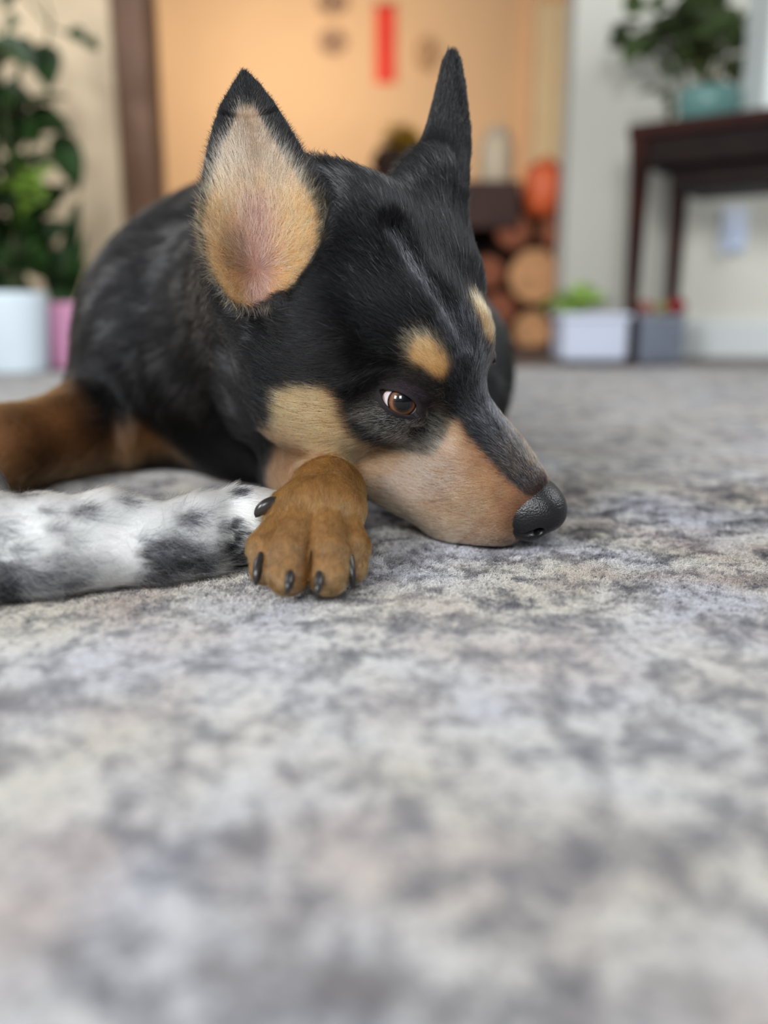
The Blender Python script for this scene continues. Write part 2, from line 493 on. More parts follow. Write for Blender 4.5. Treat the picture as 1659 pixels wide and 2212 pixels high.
# ------------------------------------------------------------------ coat pattern, in the head's own frame
C1 = np.array([-0.22647, 0.97402, 0.0]); C2 = np.array([-0.68454, -0.15916, 0.71138])
PATCH = {
    'tan': [(-6.63, -6.16), (-5.63, -5.14), (-4.26, -4.26), (-3.45, -4.33), (-2.86, -5.02), (-2.17, -5.5), (-1.06, -5.55), (0.2, -5.25), (1.32, -4.61), (2.11, -4.19), (2.15, -3.39), (1.95, -2.25), (2.06, -1.78), (3.31, -2.26), (4.76, -2.6), (6.04, -2.92), (6.91, -3.07), (7.54, -3.09), (8.17, -2.66), (10.01, -3.15), (11.82, -4.64), (5.06, -9.94), (0.74, -9.19), (-4.01, -11.95), (-5.76, -10.11), (-6.0, -8.45), (-6.02, -7.4)],
    'brow': [(-2.13, -0.15), (-2.04, 0.4), (-1.66, 0.68), (-1.1, 0.69), (-0.5, 0.55), (-0.0, 0.26), (0.19, -0.18), (0.17, -0.68), (-0.3, -0.74), (-0.96, -0.73), (-1.47, -0.81), (-1.86, -0.66)],
    'eyezone': [(-2.65, -3.44), (-2.18, -2.05), (-1.18, -1.03), (0.11, -0.81), (0.96, -1.21), (1.63, -2.23), (1.95, -3.53), (1.9, -4.34), (0.84, -4.8), (-0.56, -4.94), (-1.59, -4.88), (-2.64, -4.58)],
    'darkrim': [(-2.17, -3.11), (-1.97, -2.35), (-1.43, -1.69), (-0.69, -1.52), (0.06, -1.56), (0.69, -1.98), (0.67, -2.59), (-0.07, -3.24), (-1.0, -3.58), (-1.71, -3.5)],
    'noseskin': [(6.91, -3.07), (7.44, -2.27), (8.07, -2.01), (9.21, -2.89), (10.83, -4.1), (9.11, -5.6), (8.06, -5.99), (7.56, -5.11), (6.79, -4.38), (6.69, -3.83)],
    'bridge': [(-1.38, 1.74), (-0.85, 3.67), (2.25, 1.3), (3.45, 0.67), (5.32, -0.2), (7.2, -1.0), (7.78, -2.05), (7.12, -2.93), (5.63, -2.75), (3.86, -2.18), (2.65, -1.97), (1.59, -1.35), (0.16, -0.05)],
    'pale': [(1.63, -5.04), (2.18, -3.21), (3.61, -3.11), (4.06, -4.17), (3.74, -5.4), (2.92, -6.88), (1.72, -7.37), (0.73, -6.84)],
    'lowpale': [(2.01, -7.78), (4.03, -7.07), (7.5, -5.5), (9.08, -5.43), (8.63, -6.24), (4.96, -8.48), (2.52, -8.95)],
    'greytick': [(-2.4, -3.83), (-1.49, -3.49), (0.3, -3.15), (1.29, -2.17), (1.93, -2.63), (2.06, -3.91), (0.47, -4.25), (-1.09, -4.53), (-2.24, -4.3)],
}
def poly_sd(U, poly):
    """signed distance to a polygon, negative inside"""
    p = np.array(poly, float); d = np.full(len(U), 1e9); ins = np.zeros(len(U), bool)
    for a, b in zip(p, np.roll(p, -1, 0)):
        e = b - a; w = U - a; t = np.clip(w @ e / (e @ e), 0, 1)
        d = np.minimum(d, ((w - t[:, None] * e) ** 2).sum(1))
        c = (a[1] > U[:, 1]) != (b[1] > U[:, 1])
        xi = a[0] + (U[:, 1] - a[1]) / (b[1] - a[1] if b[1] != a[1] else 1e-9) * e[0]
        ins ^= c & (U[:, 0] < xi)
    return np.where(ins, -1, 1) * np.sqrt(d)

def vnoise(P, f, seed=0):
    P = np.asarray(P) * f + 37.7 * (seed + 1); i = np.floor(P).astype(np.int64); t = P - i; t = t * t * (3 - 2 * t)
    out = 0
    for a in (0, 1):
        for b in (0, 1):
            for c in (0, 1):
                h = ((i[:, 0] + a) * 73856093) ^ ((i[:, 1] + b) * 19349663) ^ ((i[:, 2] + c) * 83492791)
                h = (h * 2654435761) & 0xffffff; h = ((h >> 9) ^ h * 31) & 0xffff
                w = (t[:, 0] if a else 1 - t[:, 0]) * (t[:, 1] if b else 1 - t[:, 1]) * (t[:, 2] if c else 1 - t[:, 2])
                out = out + w * h / 65535.
    return out

def seg_d(P, a, b):
    a = np.array(a, float); b = np.array(b, float); ba = b - a; pa = P - a
    h = np.clip(pa @ ba / (ba @ ba), 0, 1); return np.sqrt(((pa - h[:, None] * ba) ** 2).sum(1))

BLACK, TAN, RUST = lin((5, 5, 7)), lin((205, 150, 96)), lin((152, 110, 64))
def ear_coords(P, E):
    A, b, outl, curve = E
    q = (P - b) @ A; u0, u1, v0, v1 = outl(q[:, 1]); hw = (u1 - u0) / 2
    un = (q[:, 0] - (u0 + u1) / 2) / np.maximum(hw, .3)
    return q, un, hw, q[:, 2] - curve(un, q[:, 1])

def weights(P):
    """what part of the dog a point belongs to"""
    L = w2l(P); w = {}
    q, un, hw, dn = ear_coords(P, EAR_R)
    near = (np.abs(un) < 1.25) & (q[:, 1] > -1.6) & (np.abs(dn) < 1.0)
    w['ear'] = near & (q[:, 1] > .4 + 1.2 * (un < 0)) ; w['ear_in'] = near & (dn > -.02) & (q[:, 1] > -1.5)
    w['q'], w['un'], w['hw'], w['dn'] = q, un, hw, dn
    q2, un2, hw2, dn2 = ear_coords(P, EAR_L)
    w['ear2'] = (np.abs(un2) < 1.2) & (q2[:, 1] > .8) & (np.abs(dn2) < .8)
    w['ear2_in'] = w['ear2'] & (dn2 > 0)
    w['paw'] = np.minimum(seg_d(P, at(705, 1060, 46.2), at(690, 1120, 43.6)), seg_d(P, at(690, 1120, 43.6), at(668, 1240, 40.6)) - .7) < 2.9
    w['paw'] &= (P[:, 1] < 47.6) & (L[:, 0] * 0 + P[:, 0] < .2) & (P[:, 2] < 6.2)
    w['hind'] = np.minimum(seg_d(P, (-24.5, 71, 3.4), (-28, 63, 3)), seg_d(P, (-28, 63, 3), (-42, 61, 2))) < 4.6
    w['head'] = sstep(-12.5, -9.5, L[:, 1]) * (np.linalg.norm(L - (0, -1, -2), axis=1) < 15)
    w['L'] = L
    return w

def coat(P, w, jit=0.0, rng=None):
    """coat colour at points; jit scatters the borders hair by hair"""
    n = len(P); R = (rng.normal(size=(n, 3)) if rng is not None else np.zeros((n, 3))) * jit
    L = w['L'] + R; L[:, 0] = np.abs(L[:, 0])
    U = np.stack([L @ C1, L @ C2], 1)
    r01 = rng.random(n) if rng is not None else np.full(n, .9)
    r2 = rng.random(n) if rng is not None else np.full(n, .9)
    col = np.tile(BLACK, (n, 1))
    soft = .18
    on_head = np.linalg.norm(L - (0, 0, -3), axis=1) < 13
    def m(name, s=soft): return sstep(s, -s, poly_sd(U, PATCH[name])) * on_head
    def put(a, c): 
        nonlocal col
        col = col * (1 - a[:, None]) + np.asarray(c) * a[:, None]
    big = vnoise(P, .45, 1)[:, None]; fine = vnoise(P, 1.6, 2)[:, None]
    # salt-and-pepper on neck and back
    salt = (r01 < (.03 + .42 * sstep(.45, .8, vnoise(P, .5, 5)))) & (P[:, 2] > 6)
    put(salt * .8 * (~on_head | (L[:, 1] < -8)), lin((120, 122, 128)))
    put((r2 < .010) * (P[:, 1] < 60) * .9, lin((150, 152, 158)))
    # tan of cheek and muzzle
    cheek = sstep(2, -4, U[:, 0])[:, None]
    tan = lin((206, 152, 108)) * (1 - cheek) + lin((230, 168, 104)) * cheek
    low = (sstep(-6.0, -8.8, U[:, 1]) * sstep(-1.0, -3.6, U[:, 0]))[:, None]
    tan = tan * (1 - low) + lin((124, 84, 54)) * low
    tan = tan * (.74 + .36 * fine + .3 * vnoise(P, 4.5, 14)[:, None])
    put(m('tan') * (np.abs(L[:, 0]) < 30), tan)
    red = sstep(.4, .75, vnoise(P, .9, 8)) * sstep(1.5, 4.5, U[:, 0])
    put(m('tan') * red * .4, lin((180, 120, 84)))
    put(m('pale', .8) * (r01 < .66), lin((250, 232, 214)))
    put(m('tan') * (r2 < .18) * (.7 - .45 * cheek[:, 0]), lin((242, 216, 184)))
    put(m('tan') * (r2 > .86) * .5, lin((120, 78, 48)))
    put(m('lowpale', .5) * (r01 < .5) * .7, lin((226, 196, 160)))
    put(m('eyezone'), lin((38, 34, 33)))
    put(m('greytick', .4) * (r01 < .62) * .95, lin((226, 210, 182)))
    rim = m('darkrim', .15)
    put(sstep(.55, .1, np.abs(poly_sd(U, PATCH['eyezone']) + .1)) * on_head * (U[:, 0] > .2) * (r01 < .4) * .7, lin((170, 148, 118)))
    put(m('bridge', .3), lin((24, 24, 28)))
    put(m('bridge', .4) * (r01 < .42) * .85, lin((128, 134, 146)))  # blue-grey sheen of the bridge painted into part of its hairs
    put(m('bridge', .3) * sstep(4, 7, U[:, 0]) * (r2 < .5) * .6, lin((150, 110, 74)))
    st = sstep(.55, .1, L[:, 0]) * sstep(-7, -4, L[:, 1]) * sstep(2.6, 1.6, L[:, 1]) * (L[:, 2] > -1)
    put(st * (r01 < .38) * .85, lin((150, 156, 170)))
    put(m('brow', .25), lin((208, 160, 104)) * (.85 + .3 * fine))
    put(sstep(.5, 0, np.abs(poly_sd(U, PATCH['brow']))) * on_head * (r01 < .3) * (U[:, 0] < -.4) * .8, lin((170, 150, 124)))
    put(rim, lin((46, 37, 42)))
    put(m('noseskin', .45) * (.35 + .5 * (r01 < .6)), lin((84, 62, 56)))
    put(m('noseskin', .3) * sstep(-3.6, -4.6, L[:, 2]) * sstep(7.6, 8.6, L[:, 1]), lin((26, 23, 23)))
    # throat and cheek edge darken into the black neck by the pattern alone
    # hind leg and belly stripe
    hs = sstep(.6, -.6, np.minimum(seg_d(P + R * 2, (-24.6, 70.5, 3.2), (-28, 63, 3)) - 4.0, seg_d(P + R * 2, (-28, 63, 3), (-42, 61, 2)) - 4.2))
    st2 = sstep(.7, -.4, seg_d(P + R * 2, at(175, 850, 74), at(345, 1000, 68)) - 2.0)
    hs = np.maximum(hs * (P[:, 1] < 75), st2)
    put(hs, lin((128, 88, 54)) * (.45 + 1.1 * vnoise(P, .45, 19)[:, None]))
    # foreleg and paw
    pw = w['paw'] * 1.0
    pc = RUST * (.45 + .5 * fine + .75 * vnoise(P, 5.5, 15)[:, None])
    put(pw, pc)
    tips = sstep(41.0, 40.0, P[:, 1]) * pw
    put(tips * (r01 < .3) * .5, lin((190, 168, 136)))
    put(pw * (r01 < .05) * .6, lin((222, 190, 160)))
    groove = sstep(.10, .0, np.abs(P[:, 0] - np.interp(P[:, 1], [40, 44], [-3.55, -3.25]))) * pw * (P[:, 1] < 43) 
    # ears
    q, un, hw, dn = w['q'], w['un'] + (R[:, 0] * .5), w['hw'], w['dn']
    ein = w['ear_in'] & w['ear'] | (w['ear_in'] & (q[:, 1] > -1.2) & (np.abs(un) < .95))
    earall = w['ear'] | ein
    put(earall * 1., BLACK)
    v = q[:, 1] + R[:, 1] * 2
    right = np.interp(v, [0, 3, 7, 9.8], [.93, .90, .62, .3]); left = np.interp(v, [0, 3, 7, 9.8], [-.93, -.93, -.80, -.35])
    ii = ein * sstep(0, .12, un - left) * sstep(0, .12, right - un) * sstep(10.0, 9.4, v)
    upper = sstep(3, 7, v)[:, None]
    ec = lin((205, 150, 92)) * (1 - upper) + lin((176, 148, 122)) * upper
    ec = ec * (.6 + .4 * fine + .5 * vnoise(P, 4, 16)[:, None])
    put(ii, ec)
    put(ii * (r01 < .35), lin((226, 196, 160)))
    put(ii * sstep(.45, .1, np.abs(un + .1)) * sstep(5.5, 3.5, v) * .75, lin((168, 122, 118)))
    put(ii * sstep(.3, .1, np.abs(un + .45)) * sstep(1.6, .6, np.abs(v - 1.6)) * .6, lin((70, 52, 38)))  # darker fold low in the ear, its shade painted in
    put(w['ear2'] * 1., BLACK)
    return np.clip(col, 0.001, 1)
dog_cols = coat(dV, weights(dV)) * .8
dog = mesh_obj('dog', dV, dQ, M_SKIN, cols=dog_cols)
tag(dog, 'black and tan dog with upright ears lying with its chin on the rug', 'dog')

# eyes
def make_eye(side):
    c, A = eye_frame(side)
    g = np.array([.15, .03, 1.0]) if side > 0 else np.array([0, 0, 1.])
    gw = A @ (g / np.linalg.norm(g)); x = np.cross((0, 0, 1.), gw); x /= np.linalg.norm(x)
    B = np.stack([x, np.cross(gw, x), gw], 1)
    V = []; F = []; nu, nv = 64, 48; cols = []
    for i in range(nv + 1):
        th = math.pi * i / nv
        for j in range(nu):
            ph = 2 * math.pi * j / nu
            r = EYE_R * (1 + .05 * max(0, 1 - (th / .62) ** 2))
            p = np.array([r * math.sin(th) * math.cos(ph), r * math.sin(th) * math.sin(ph), r * math.cos(th)])
            V.append(c + B @ p)
    for i in range(nv):
        for j in range(nu):
            a, b = i * nu + j, i * nu + (j + 1) % nu
            F.append((a, a + nu, b + nu, b))
    V = np.array(V); o = mesh_obj('eye', V, F, M_EYE, dog)
    q = (V - c) @ B; ang = np.arccos(np.clip(q[:, 2] / np.linalg.norm(q, axis=1), -1, 1))
    a = o.data.attributes.new('ang', 'FLOAT', 'POINT'); a.data.foreach_set('value', ang.astype(np.float32))
    return o
M_EYE = mat('eye', rough=.35, spec=.1)
P_(M_EYE).inputs['Coat Weight'].default_value = .8; P_(M_EYE).inputs['Coat Roughness'].default_value = .02
_a = nd(M_EYE, 'ShaderNodeAttribute', attribute_name='ang')
_r = nd(M_EYE, 'ShaderNodeValToRGB'); cr = _r.color_ramp
for p, c in ((.0, (4, 4, 7)), (.34, (6, 8, 14)), (.44, (52, 34, 27)), (.54, (112, 78, 56)), (.64, (96, 62, 44)), (.70, (18, 11, 10)), (.74, (30, 24, 24)), (.80, (196, 184, 184))):
    e = cr.elements.new(p) if p not in (0.,) else cr.elements[0]
    e.position = p; e.color = (*lin(c), 1)
cr.elements[-1].position = 1.0; cr.elements[-1].color = (*lin((200, 180, 180)), 1)
lk(M_EYE, _a.outputs['Fac'], _r.inputs[0]); lk(M_EYE, _r.outputs[0], P_(M_EYE).inputs['Base Color'])
for s in (1, -1): make_eye(s)

# nose
def make_nose():
    f = Field(); H = dict(R=HR, T=HT)
    f.ell((0, 8.3, -2.75), (1.85, 1.85, 1.45), .3, **H)
    for s in (1, -1):
        f.ell((s * 1.0, 8.5, -3.1), (1.0, 1.55, 1.1), .35, **H)
        f.ell((s * 1.1, 8.2, -3.95), (.8, 1.05, .6), .3, **H)
    f.ell((0, 9.0, -4.3), (.6, .6, .9), .4, **H)
    f.ell((0, 8.9, -2.3), (1.4, 1.5, 1.2), .4, **H)
    for s in (1, -1):
        f.cone((s * 1.35, 9.9, -2.5), (s * .85, 9.1, -2.75), .27, .24, .15, 's', **H)
        chain = [(1.40, 9.75, -2.5), (1.70, 9.55, -2.72), (1.90, 9.32, -3.02), (2.0, 9.01, -3.19), (2.06, 8.56, -3.12), (2.05, 8.15, -2.80)]
        for (p, q, r0, r1) in zip(chain[:-1], chain[1:], (.20, .14, .10, .08, .07), (.14, .10, .08, .07, .05)):
            f.cone((s * p[0], p[1], p[2]), (s * q[0], q[1], q[2]), r0, r1, .12, 's', **H)
    f.cone((0, 10.1, -3.3), (0, 9.5, -4.9), .09, .07, .12, 's', **H)
    f.add(lambda P: 0.06 - P[..., 2], (0, 45, 0), 1e6, .2, 'i')
    c = l2w((0, 9, -2.7))
    V, Q = f.mesh(*[np.arange(c[k] - 2.6, c[k] + 2.6, .05) for k in range(3)])
    o = mesh_obj('nose', V, Q, M_NOSE, dog); o['label'] = 'damp black leathery nose'
M_NOSE = mat('nose', srgb(20, 20, 23), .38, .5)
_v = nd(M_NOSE, 'ShaderNodeTexVoronoi', feature='F1'); _v.inputs['Scale'].default_value = 1000
_tc = nd(M_NOSE, 'ShaderNodeNewGeometry'); lk(M_NOSE, _tc.outputs['Position'], _v.inputs['Vector'])
_b = nd(M_NOSE, 'ShaderNodeBump'); _b.inputs['Strength'].default_value = .35; _b.inputs['Distance'].default_value = .0006; _b.invert = True
lk(M_NOSE, _v.outputs['Distance'], _b.inputs['Height']); lk(M_NOSE, _b.outputs[0], P_(M_NOSE).inputs['Normal'])
make_nose()

# claws
M_CLAW = mat('claw', srgb(38, 36, 36), .3, .5)
def claw(a, b, c, r, parent, name='claw'):
    """a curved tapering nail through the points a, b, c"""
    a, b, c = map(np.array, (a, b, c)); V = []; F = []; n = 14; k = 12
    up = np.array([0, 0, 1.])
    for i in range(n + 1):
        t = i / n; p = (1 - t) ** 2 * a + 2 * t * (1 - t) * b + t * t * c
        d = 2 * (1 - t) * (b - a) + 2 * t * (c - b); d /= np.linalg.norm(d)
        x = np.cross(d, up); x /= np.linalg.norm(x) + 1e-9; y = np.cross(x, d)
        rr = r * (1 - t ** 2.2) ** .6 * .98 + .015
        for j in range(k):
            ph = 2 * math.pi * j / k
            V.append(p + rr * (.72 * x * math.cos(ph) + y * math.sin(ph)))
    for i in range(n):
        for j in range(k):
            q, w = i * k + j, i * k + (j + 1) % k
            F.append((q, w, w + k, q + k))
    F.append(tuple(range(k))[::-1]); F.append(tuple(n * k + j for j in range(k)))
    return mesh_obj(name, V, F, M_CLAW, parent)
for a, b, c, r in (((566, 1205, 41.6), (553, 1232, 40.7), (553, 1266, 40.8), .36),
                   ((628, 1238, 39.9), (624, 1258, 38.9), (620, 1284, 39.0), .31),
                   ((692, 1240, 39.9), (688, 1260, 38.9), (684, 1288, 38.9), .31),
                   ((754, 1205, 41.3), (757, 1235, 40.8), (766, 1272, 40.8), .33),
                   ((604, 1090, 44.3), (566, 1086, 43.7), (552, 1118, 43.9), .42)):
    claw(at(*a), at(*b), at(*c), r, dog)
# ------------------------------------------------------------------ hair
def tris(V, Q):
    T = np.concatenate([Q[:, [0, 1, 2]], Q[:, [0, 2, 3]]])
    a, b, c = V[T[:, 0]], V[T[:, 1]], V[T[:, 2]]
    N = np.cross(b - a, c - a); A = np.linalg.norm(N, axis=1) / 2
    return T, A

def grow(name, parent, V, Q, field, density, shape, colour, m, seed, kpts=5):
    """density(P)->hairs per cm2; shape(P,N)->(flow, length, lift, bend, radius); colour(P,rng)"""
    rng = np.random.default_rng(seed)
    T, A = tris(V, Q); cen = V[T].mean(1)
    ex = A * density(cen); n = np.floor(ex + rng.random(len(ex))).astype(int)
    k = np.repeat(np.arange(len(T)), n)
    r = rng.random((len(k), 2)); fl_ = r.sum(1) > 1; r[fl_] = 1 - r[fl_]
    t = V[T[k]]; P = t[:, 0] + r[:, :1] * (t[:, 1] - t[:, 0]) + r[:, 1:] * (t[:, 2] - t[:, 0])
    N = np.zeros_like(P)
    for i in range(0, len(P), 100000): N[i:i + 100000] = field.grad(P[i:i + 100000])[0]
    flow, ln, lift, bend, rad = shape(P, N)
    ok = ln > .02; P, N, flow, ln, lift, bend, rad = [x[ok] for x in (P, N, flow, ln, lift, bend, rad)]
    h = len(P)
    flow = flow / (np.linalg.norm(flow, axis=1, keepdims=True) + 1e-9)
    flow = flow + rng.normal(size=(h, 3)) * (.16 + .25 * ((rad > .0049) & (ln > .9) & (rad < .006)))[:, None]
    cl = np.stack([vnoise(P, 2.2, 11), vnoise(P, 2.2, 12), vnoise(P, 2.2, 13)], 1) - .5
    flow = flow + cl * .45
    flow -= (flow * N).sum(1, keepdims=True) * N
    flow /= np.linalg.norm(flow, axis=1, keepdims=True) + 1e-9
    ln = ln * (.65 + .5 * rng.random(h)); lift = lift * (.7 + .6 * rng.random(h))
    s = np.linspace(0, 1, kpts)[None, :, None]
    side = np.cross(N, flow) * rng.normal(size=(h, 1)) * .10
    d0 = flow * np.cos(lift)[:, None] + N * np.sin(lift)[:, None]
    X = P[:, None] - N[:, None] * .01 + ln[:, None, None] * (s * d0[:, None] + s * s * (side[:, None] - N[:, None] * bend[:, None, None]))
    col = colour(P, rng)
    hc = bpy.data.hair_curves.new(name); hc.add_curves([kpts] * h)
    hc.points.foreach_set('position', (X / 100).astype(np.float32).ravel())
    ra = (rad[:, None] * np.array([1., 1., .85, .6, .12] if kpts == 5 else np.linspace(1, .1, kpts))[None] / 100).astype(np.float32)
    at_ = hc.attributes.get('radius') or hc.attributes.new('radius', 'FLOAT', 'POINT'); at_.data.foreach_set('value', ra.ravel())
    c4 = np.concatenate([col, np.ones((h, 1))], 1).astype(np.float32)
    tn = hc.attributes.new('tint', 'FLOAT_COLOR', 'CURVE'); tn.data.foreach_set('color', c4.ravel())
    hc.materials.append(m)
    o = link(bpy.data.objects.new(name, hc), parent)
    print(name, h, 'hairs', time.time() - t0)
    return o

EYEF = [eye_frame(1), eye_frame(-1)]
NOSE_C = np.array([0, 9.2, -2.7])
def opening(P):
    """1 inside the eye openings, where no hair grows"""
    o = np.zeros(len(P), bool)
    for c, A in EYEF:
        q = (P - c) @ A
        o |= ((q[:, 0] / 1.28) ** 2 + ((q[:, 1] + .06) / .70) ** 2 < 1) & (np.abs(q[:, 2]) < 2.2) & (q[:, 2] > 0)
    return o
def dog_density(P):
    w = weights(P); L = w['L']
    d = 70 + 250 * sstep(-12, -8, L[:, 1]) * (np.linalg.norm(L, axis=1) < 15)
    d = np.where(w['paw'], 420, d); d = np.where(w['ear'] | w['ear_in'], 260, d)
    d = np.where((L[:, 1] > 2) & (np.linalg.norm(L, axis=1) < 14) & ~w['paw'], 420, d)
    d = np.where((L[:, 0] < -1.0) & (L[:, 1] > -11) & (np.linalg.norm(L, axis=1) < 15) & ~w['ear2'], d * .5, d)
    d = np.where(P[:, 1] > 95, 25, d)
    d = np.where(P[:, 2] < .15, 0, d)
    d = np.where(opening(P), 0, d)
    nd_ = np.sqrt((((np.abs(L) * (1, 0, 0) + L * (0, 1, 1) - NOSE_C) / (1.7, 1.6, 1.5)) ** 2).sum(1))
    return np.where(nd_ < 1.0, 0, d)
def dog_shape(P, N):
    w = weights(P); L = w['L']; n = len(P); s = np.sign(L[:, 0])
    ax = np.abs(L[:, 0])
    # head: back from the nose, sweeping out and down on the cheeks
    fl = np.stack([s * (.15 + .12 * sstep(0, 3, ax)), np.full(n, -1.), -.55 * sstep(1.5, 4.5, ax) * sstep(6, 0, L[:, 1])], 1)
    # around the inner eye and brow the hair fans upward
    br = np.exp(-(((np.abs(L) * (1, 0, 0) + L * (0, 1, 1) - (2.3, -.2, .9)) ** 2).sum(1)) / 2.2)
    fl = fl + br[:, None] * np.stack([s * .4, np.full(n, -.2), np.full(n, .9)], 1)
    # muzzle sides
    mz = sstep(2.5, 5, L[:, 1]) * sstep(.8, 1.6, ax)
    fl = fl + mz[:, None] * np.stack([s * .1, np.full(n, .15), np.full(n, -.55)], 1)
    flow = fl @ HR.T
    ln = np.full(n, .85)
    ln = np.where(L[:, 1] > 0, .62, ln); ln = np.where(L[:, 1] > 4, .48, ln); ln = np.where(L[:, 1] > 7.2, .26, ln)
    ln = ln * np.interp(np.sqrt(((np.abs(L) * (1, 0, 0) + L * (0, 1, 1) - EYE) ** 2).sum(1)), [1.2, 1.9, 2.8], [.28, .6, 1.0])
    lift = np.full(n, .32); bend = np.full(n, .12); rad = np.full(n, .0050)
    body = 1 - w['head']
    bf = np.stack([-.55 * sstep(10, -20, P[:, 0]), np.full(n, .6), -.35 - .8 * sstep(12, 4, P[:, 2])], 1)
    flow = flow * (1 - body[:, None]) + bf * body[:, None]
    ln = ln * (1 - body) + 1.9 * body; rad = rad * (1 - body) + .0105 * body; lift = lift + .05 * body
    throat = sstep(-6, -9, L[:, 2]) * (1 - body) * (L[:, 1] < 2)
    ln = ln + throat * .6
    hd = w['hind']; flow[hd] = (-.8, -.4, -.25); ln[hd] = .9; rad[hd] = .009
    q, un, hw, dn = w['q'], w['un'], w['hw'], w['dn']; A = EAR_R[0]
    e = w['ear'] & (dn <= .02)
    flow[e] = A[:, 1] ; ln[e] = .45; lift[e] = .2; bend[e] = .1
    e = w['ear_in'] & (q[:, 1] > -1.2)
    x = np.clip(un, -1, 1)
    wy = np.interp(q[:, 1], [-1, 1.2, 4, 8], [-.7, .1, .8, 1.0])
    ef = (x * 1.0 + .1)[:, None] * A[:, 0] + wy[:, None] * A[:, 1]
    flow[e] = ef[e]
    le = np.interp(q[:, 1], [-1, 2, 5, 9, 11], [1.1, 1.35, 1.0, .5, .35]) * np.interp(np.abs(x), [0, .2, .8, 1], [.55, 1, .8, .45])
    ln[e] = le[e]; lift[e] = .30; bend[e] = .15; rad[e] = .0050
    e = w['ear2']; flow[e] = EAR_L[0][:, 1]; ln[e] = .45; lift[e] = .2; bend[e] = .1
    p = w['paw']
    flow[p] = (0, -1, -.35); ln[p] = np.where(P[p, 1] < 41.2, .35, .55); lift[p] = .3; rad[p] = .0045; bend[p] = .15
    return flow, ln, lift, bend, rad
def dog_tint(P, rng):
    w = weights(P); c = coat(P, w, .16, rng)
    b = np.clip(1 + .36 * rng.normal(size=(len(P), 1)), .45, 1.9)
    return np.clip(c * b, .0015, .95)
grow('fur', dog, dV, dQ, dogf, dog_density, dog_shape, dog_tint, M_HAIR, 3)
# ------------------------------------------------------------------ the white dog reaching in from the left
wf = Field()
WP = [(at(-240, 1120, 46.), 4.6), (at(-80, 1205, 41.8), 3.0), (at(90, 1198, 42.8), 2.55), (at(215, 1178, 43.8), 2.15), (at(330, 1178, 44.2), 1.85), (at(430, 1160, 45.2), 1.8), (at(530, 1135, 46.6), 1.75), (at(590, 1128, 47.4), 1.6)]
for (a, ra), (b, rb) in zip(WP[:-1], WP[1:]): wf.cone(a, b, ra, rb, 1.0)
for dy, dz in ((-1.0, -.3), (.1, .2), (1.2, -.2)):
    wf.cone(WP[-2][0] + (0, dy, dz), WP[-1][0] + (1.0, dy * 1.1, -.5 + dz), .9, .8, .4)
wf.ell(at(245, 1125, 44.2), (1.6, 1.2, 1.0), 1.2)
wf.cone(at(-240, 1128, 48.), at(-40, 1120, 51.), 1.1, .8, 1.0)
wf.cone(at(-40, 1116, 51.), at(110, 1104, 52.5), .9, .5, .6)
wf.cone(at(-240, 1120, 46.), (-46, 41, 8), 4.6, 8, 4)
wf.ell((-58, 38, 9.5), (17, 11.5, 10), 5)
wf.add(lambda P: 0.05 - P[..., 2], (0, 80, 0), 1e6, .5, 'i')
wV, wQ = wf.mesh(axis(-78, -6, [(-24, -8, .13)], .8), axis(22, 60, [(38, 54, .13)], .8), axis(-.8, 23, [(-.3, 5, .13)], .6))
SPOT = [((215, 1138, 42.5), .55, .5), ((350, 1175, 42.6), .8, .9), ((330, 1190, 42.4), .7, .8), ((345, 1210, 42.3), .9, .95), ((385, 1225, 42.4), .9, .9), ((400, 1180, 43.2), .6, .7),
        ((455, 1128, 44.3), .6, .8), ((480, 1150, 44.4), .85, .95), ((470, 1190, 44.2), .9, .9), ((515, 1195, 44.9), 1.1, .95), ((555, 1185, 45.5), 1.1, .95), ((420, 1215, 43.6), .8, .8),
        ((515, 1088, 46.3), .45, .8), ((455, 1100, 45.2), .35, .5), ((275, 1118, 43.2), .5, .45), ((130, 1130, 42.2), .6, .5), ((170, 1200, 41.6), .6, .6), ((110, 1215, 41.2), .8, .8),
        ((140, 1265, 40.6), .8, .85), ((85, 1250, 40.8), .8, .8), ((20, 1190, 41.4), 1.3, .9), ((5, 1225, 41.0), 1.4, .9), ((40, 1270, 40.4), 1.0, .7), ((-10, 1290, 40.2), 1.6, .9), ((-60, 1200, 40.6), 1.4, .8),
        ((150, 1160, 42.), .4, .4), ((60, 1140, 42.0), .6, .35), ((300, 1145, 43.2), .35, .35)]
SPOT = [(at(*p), r, s) for p, r, s in SPOT]
def w_tint(P, rng):
    n = len(P); r = rng.random(n) if rng is not None else np.full(n, .5)
    Pj = P + (rng.normal(size=(n, 3)) * .13 if rng is not None else 0)
    w = lin((244, 248, 246)) * (.93 + .2 * vnoise(P, 1.2, 3)[:, None])
    k = np.zeros(n)
    for c, rad, s in SPOT: k = np.maximum(k, s * sstep(1.15, .45, np.linalg.norm((Pj - c) * (.8, .8, 1.1), axis=1) / rad + (vnoise(P, 3.0, 4) - .5) * .9))
    k = np.maximum(k * (.35 + .9 * sstep(.35, .6, vnoise(Pj, 2.6, 31))), sstep(.70, .80, vnoise(Pj, 1.5, 9)) * .85)
    f = (r < k) if rng is not None else k
    c = w * (1 - f[:, None]) + lin((24, 25, 30)) * f[:, None]
    if rng is not None: c = c * np.clip(1 + .14 * rng.normal(size=(n, 1)), .5, 1.3)
    return np.clip(c, .004, .95)
wdog = mesh_obj('dog', wV, wQ, M_SKIN_W, cols=np.clip(w_tint(wV, None) * .9, 0, 1))
tag(wdog, 'white dog ticked with black, only its foreleg reaching in from the left', 'dog')
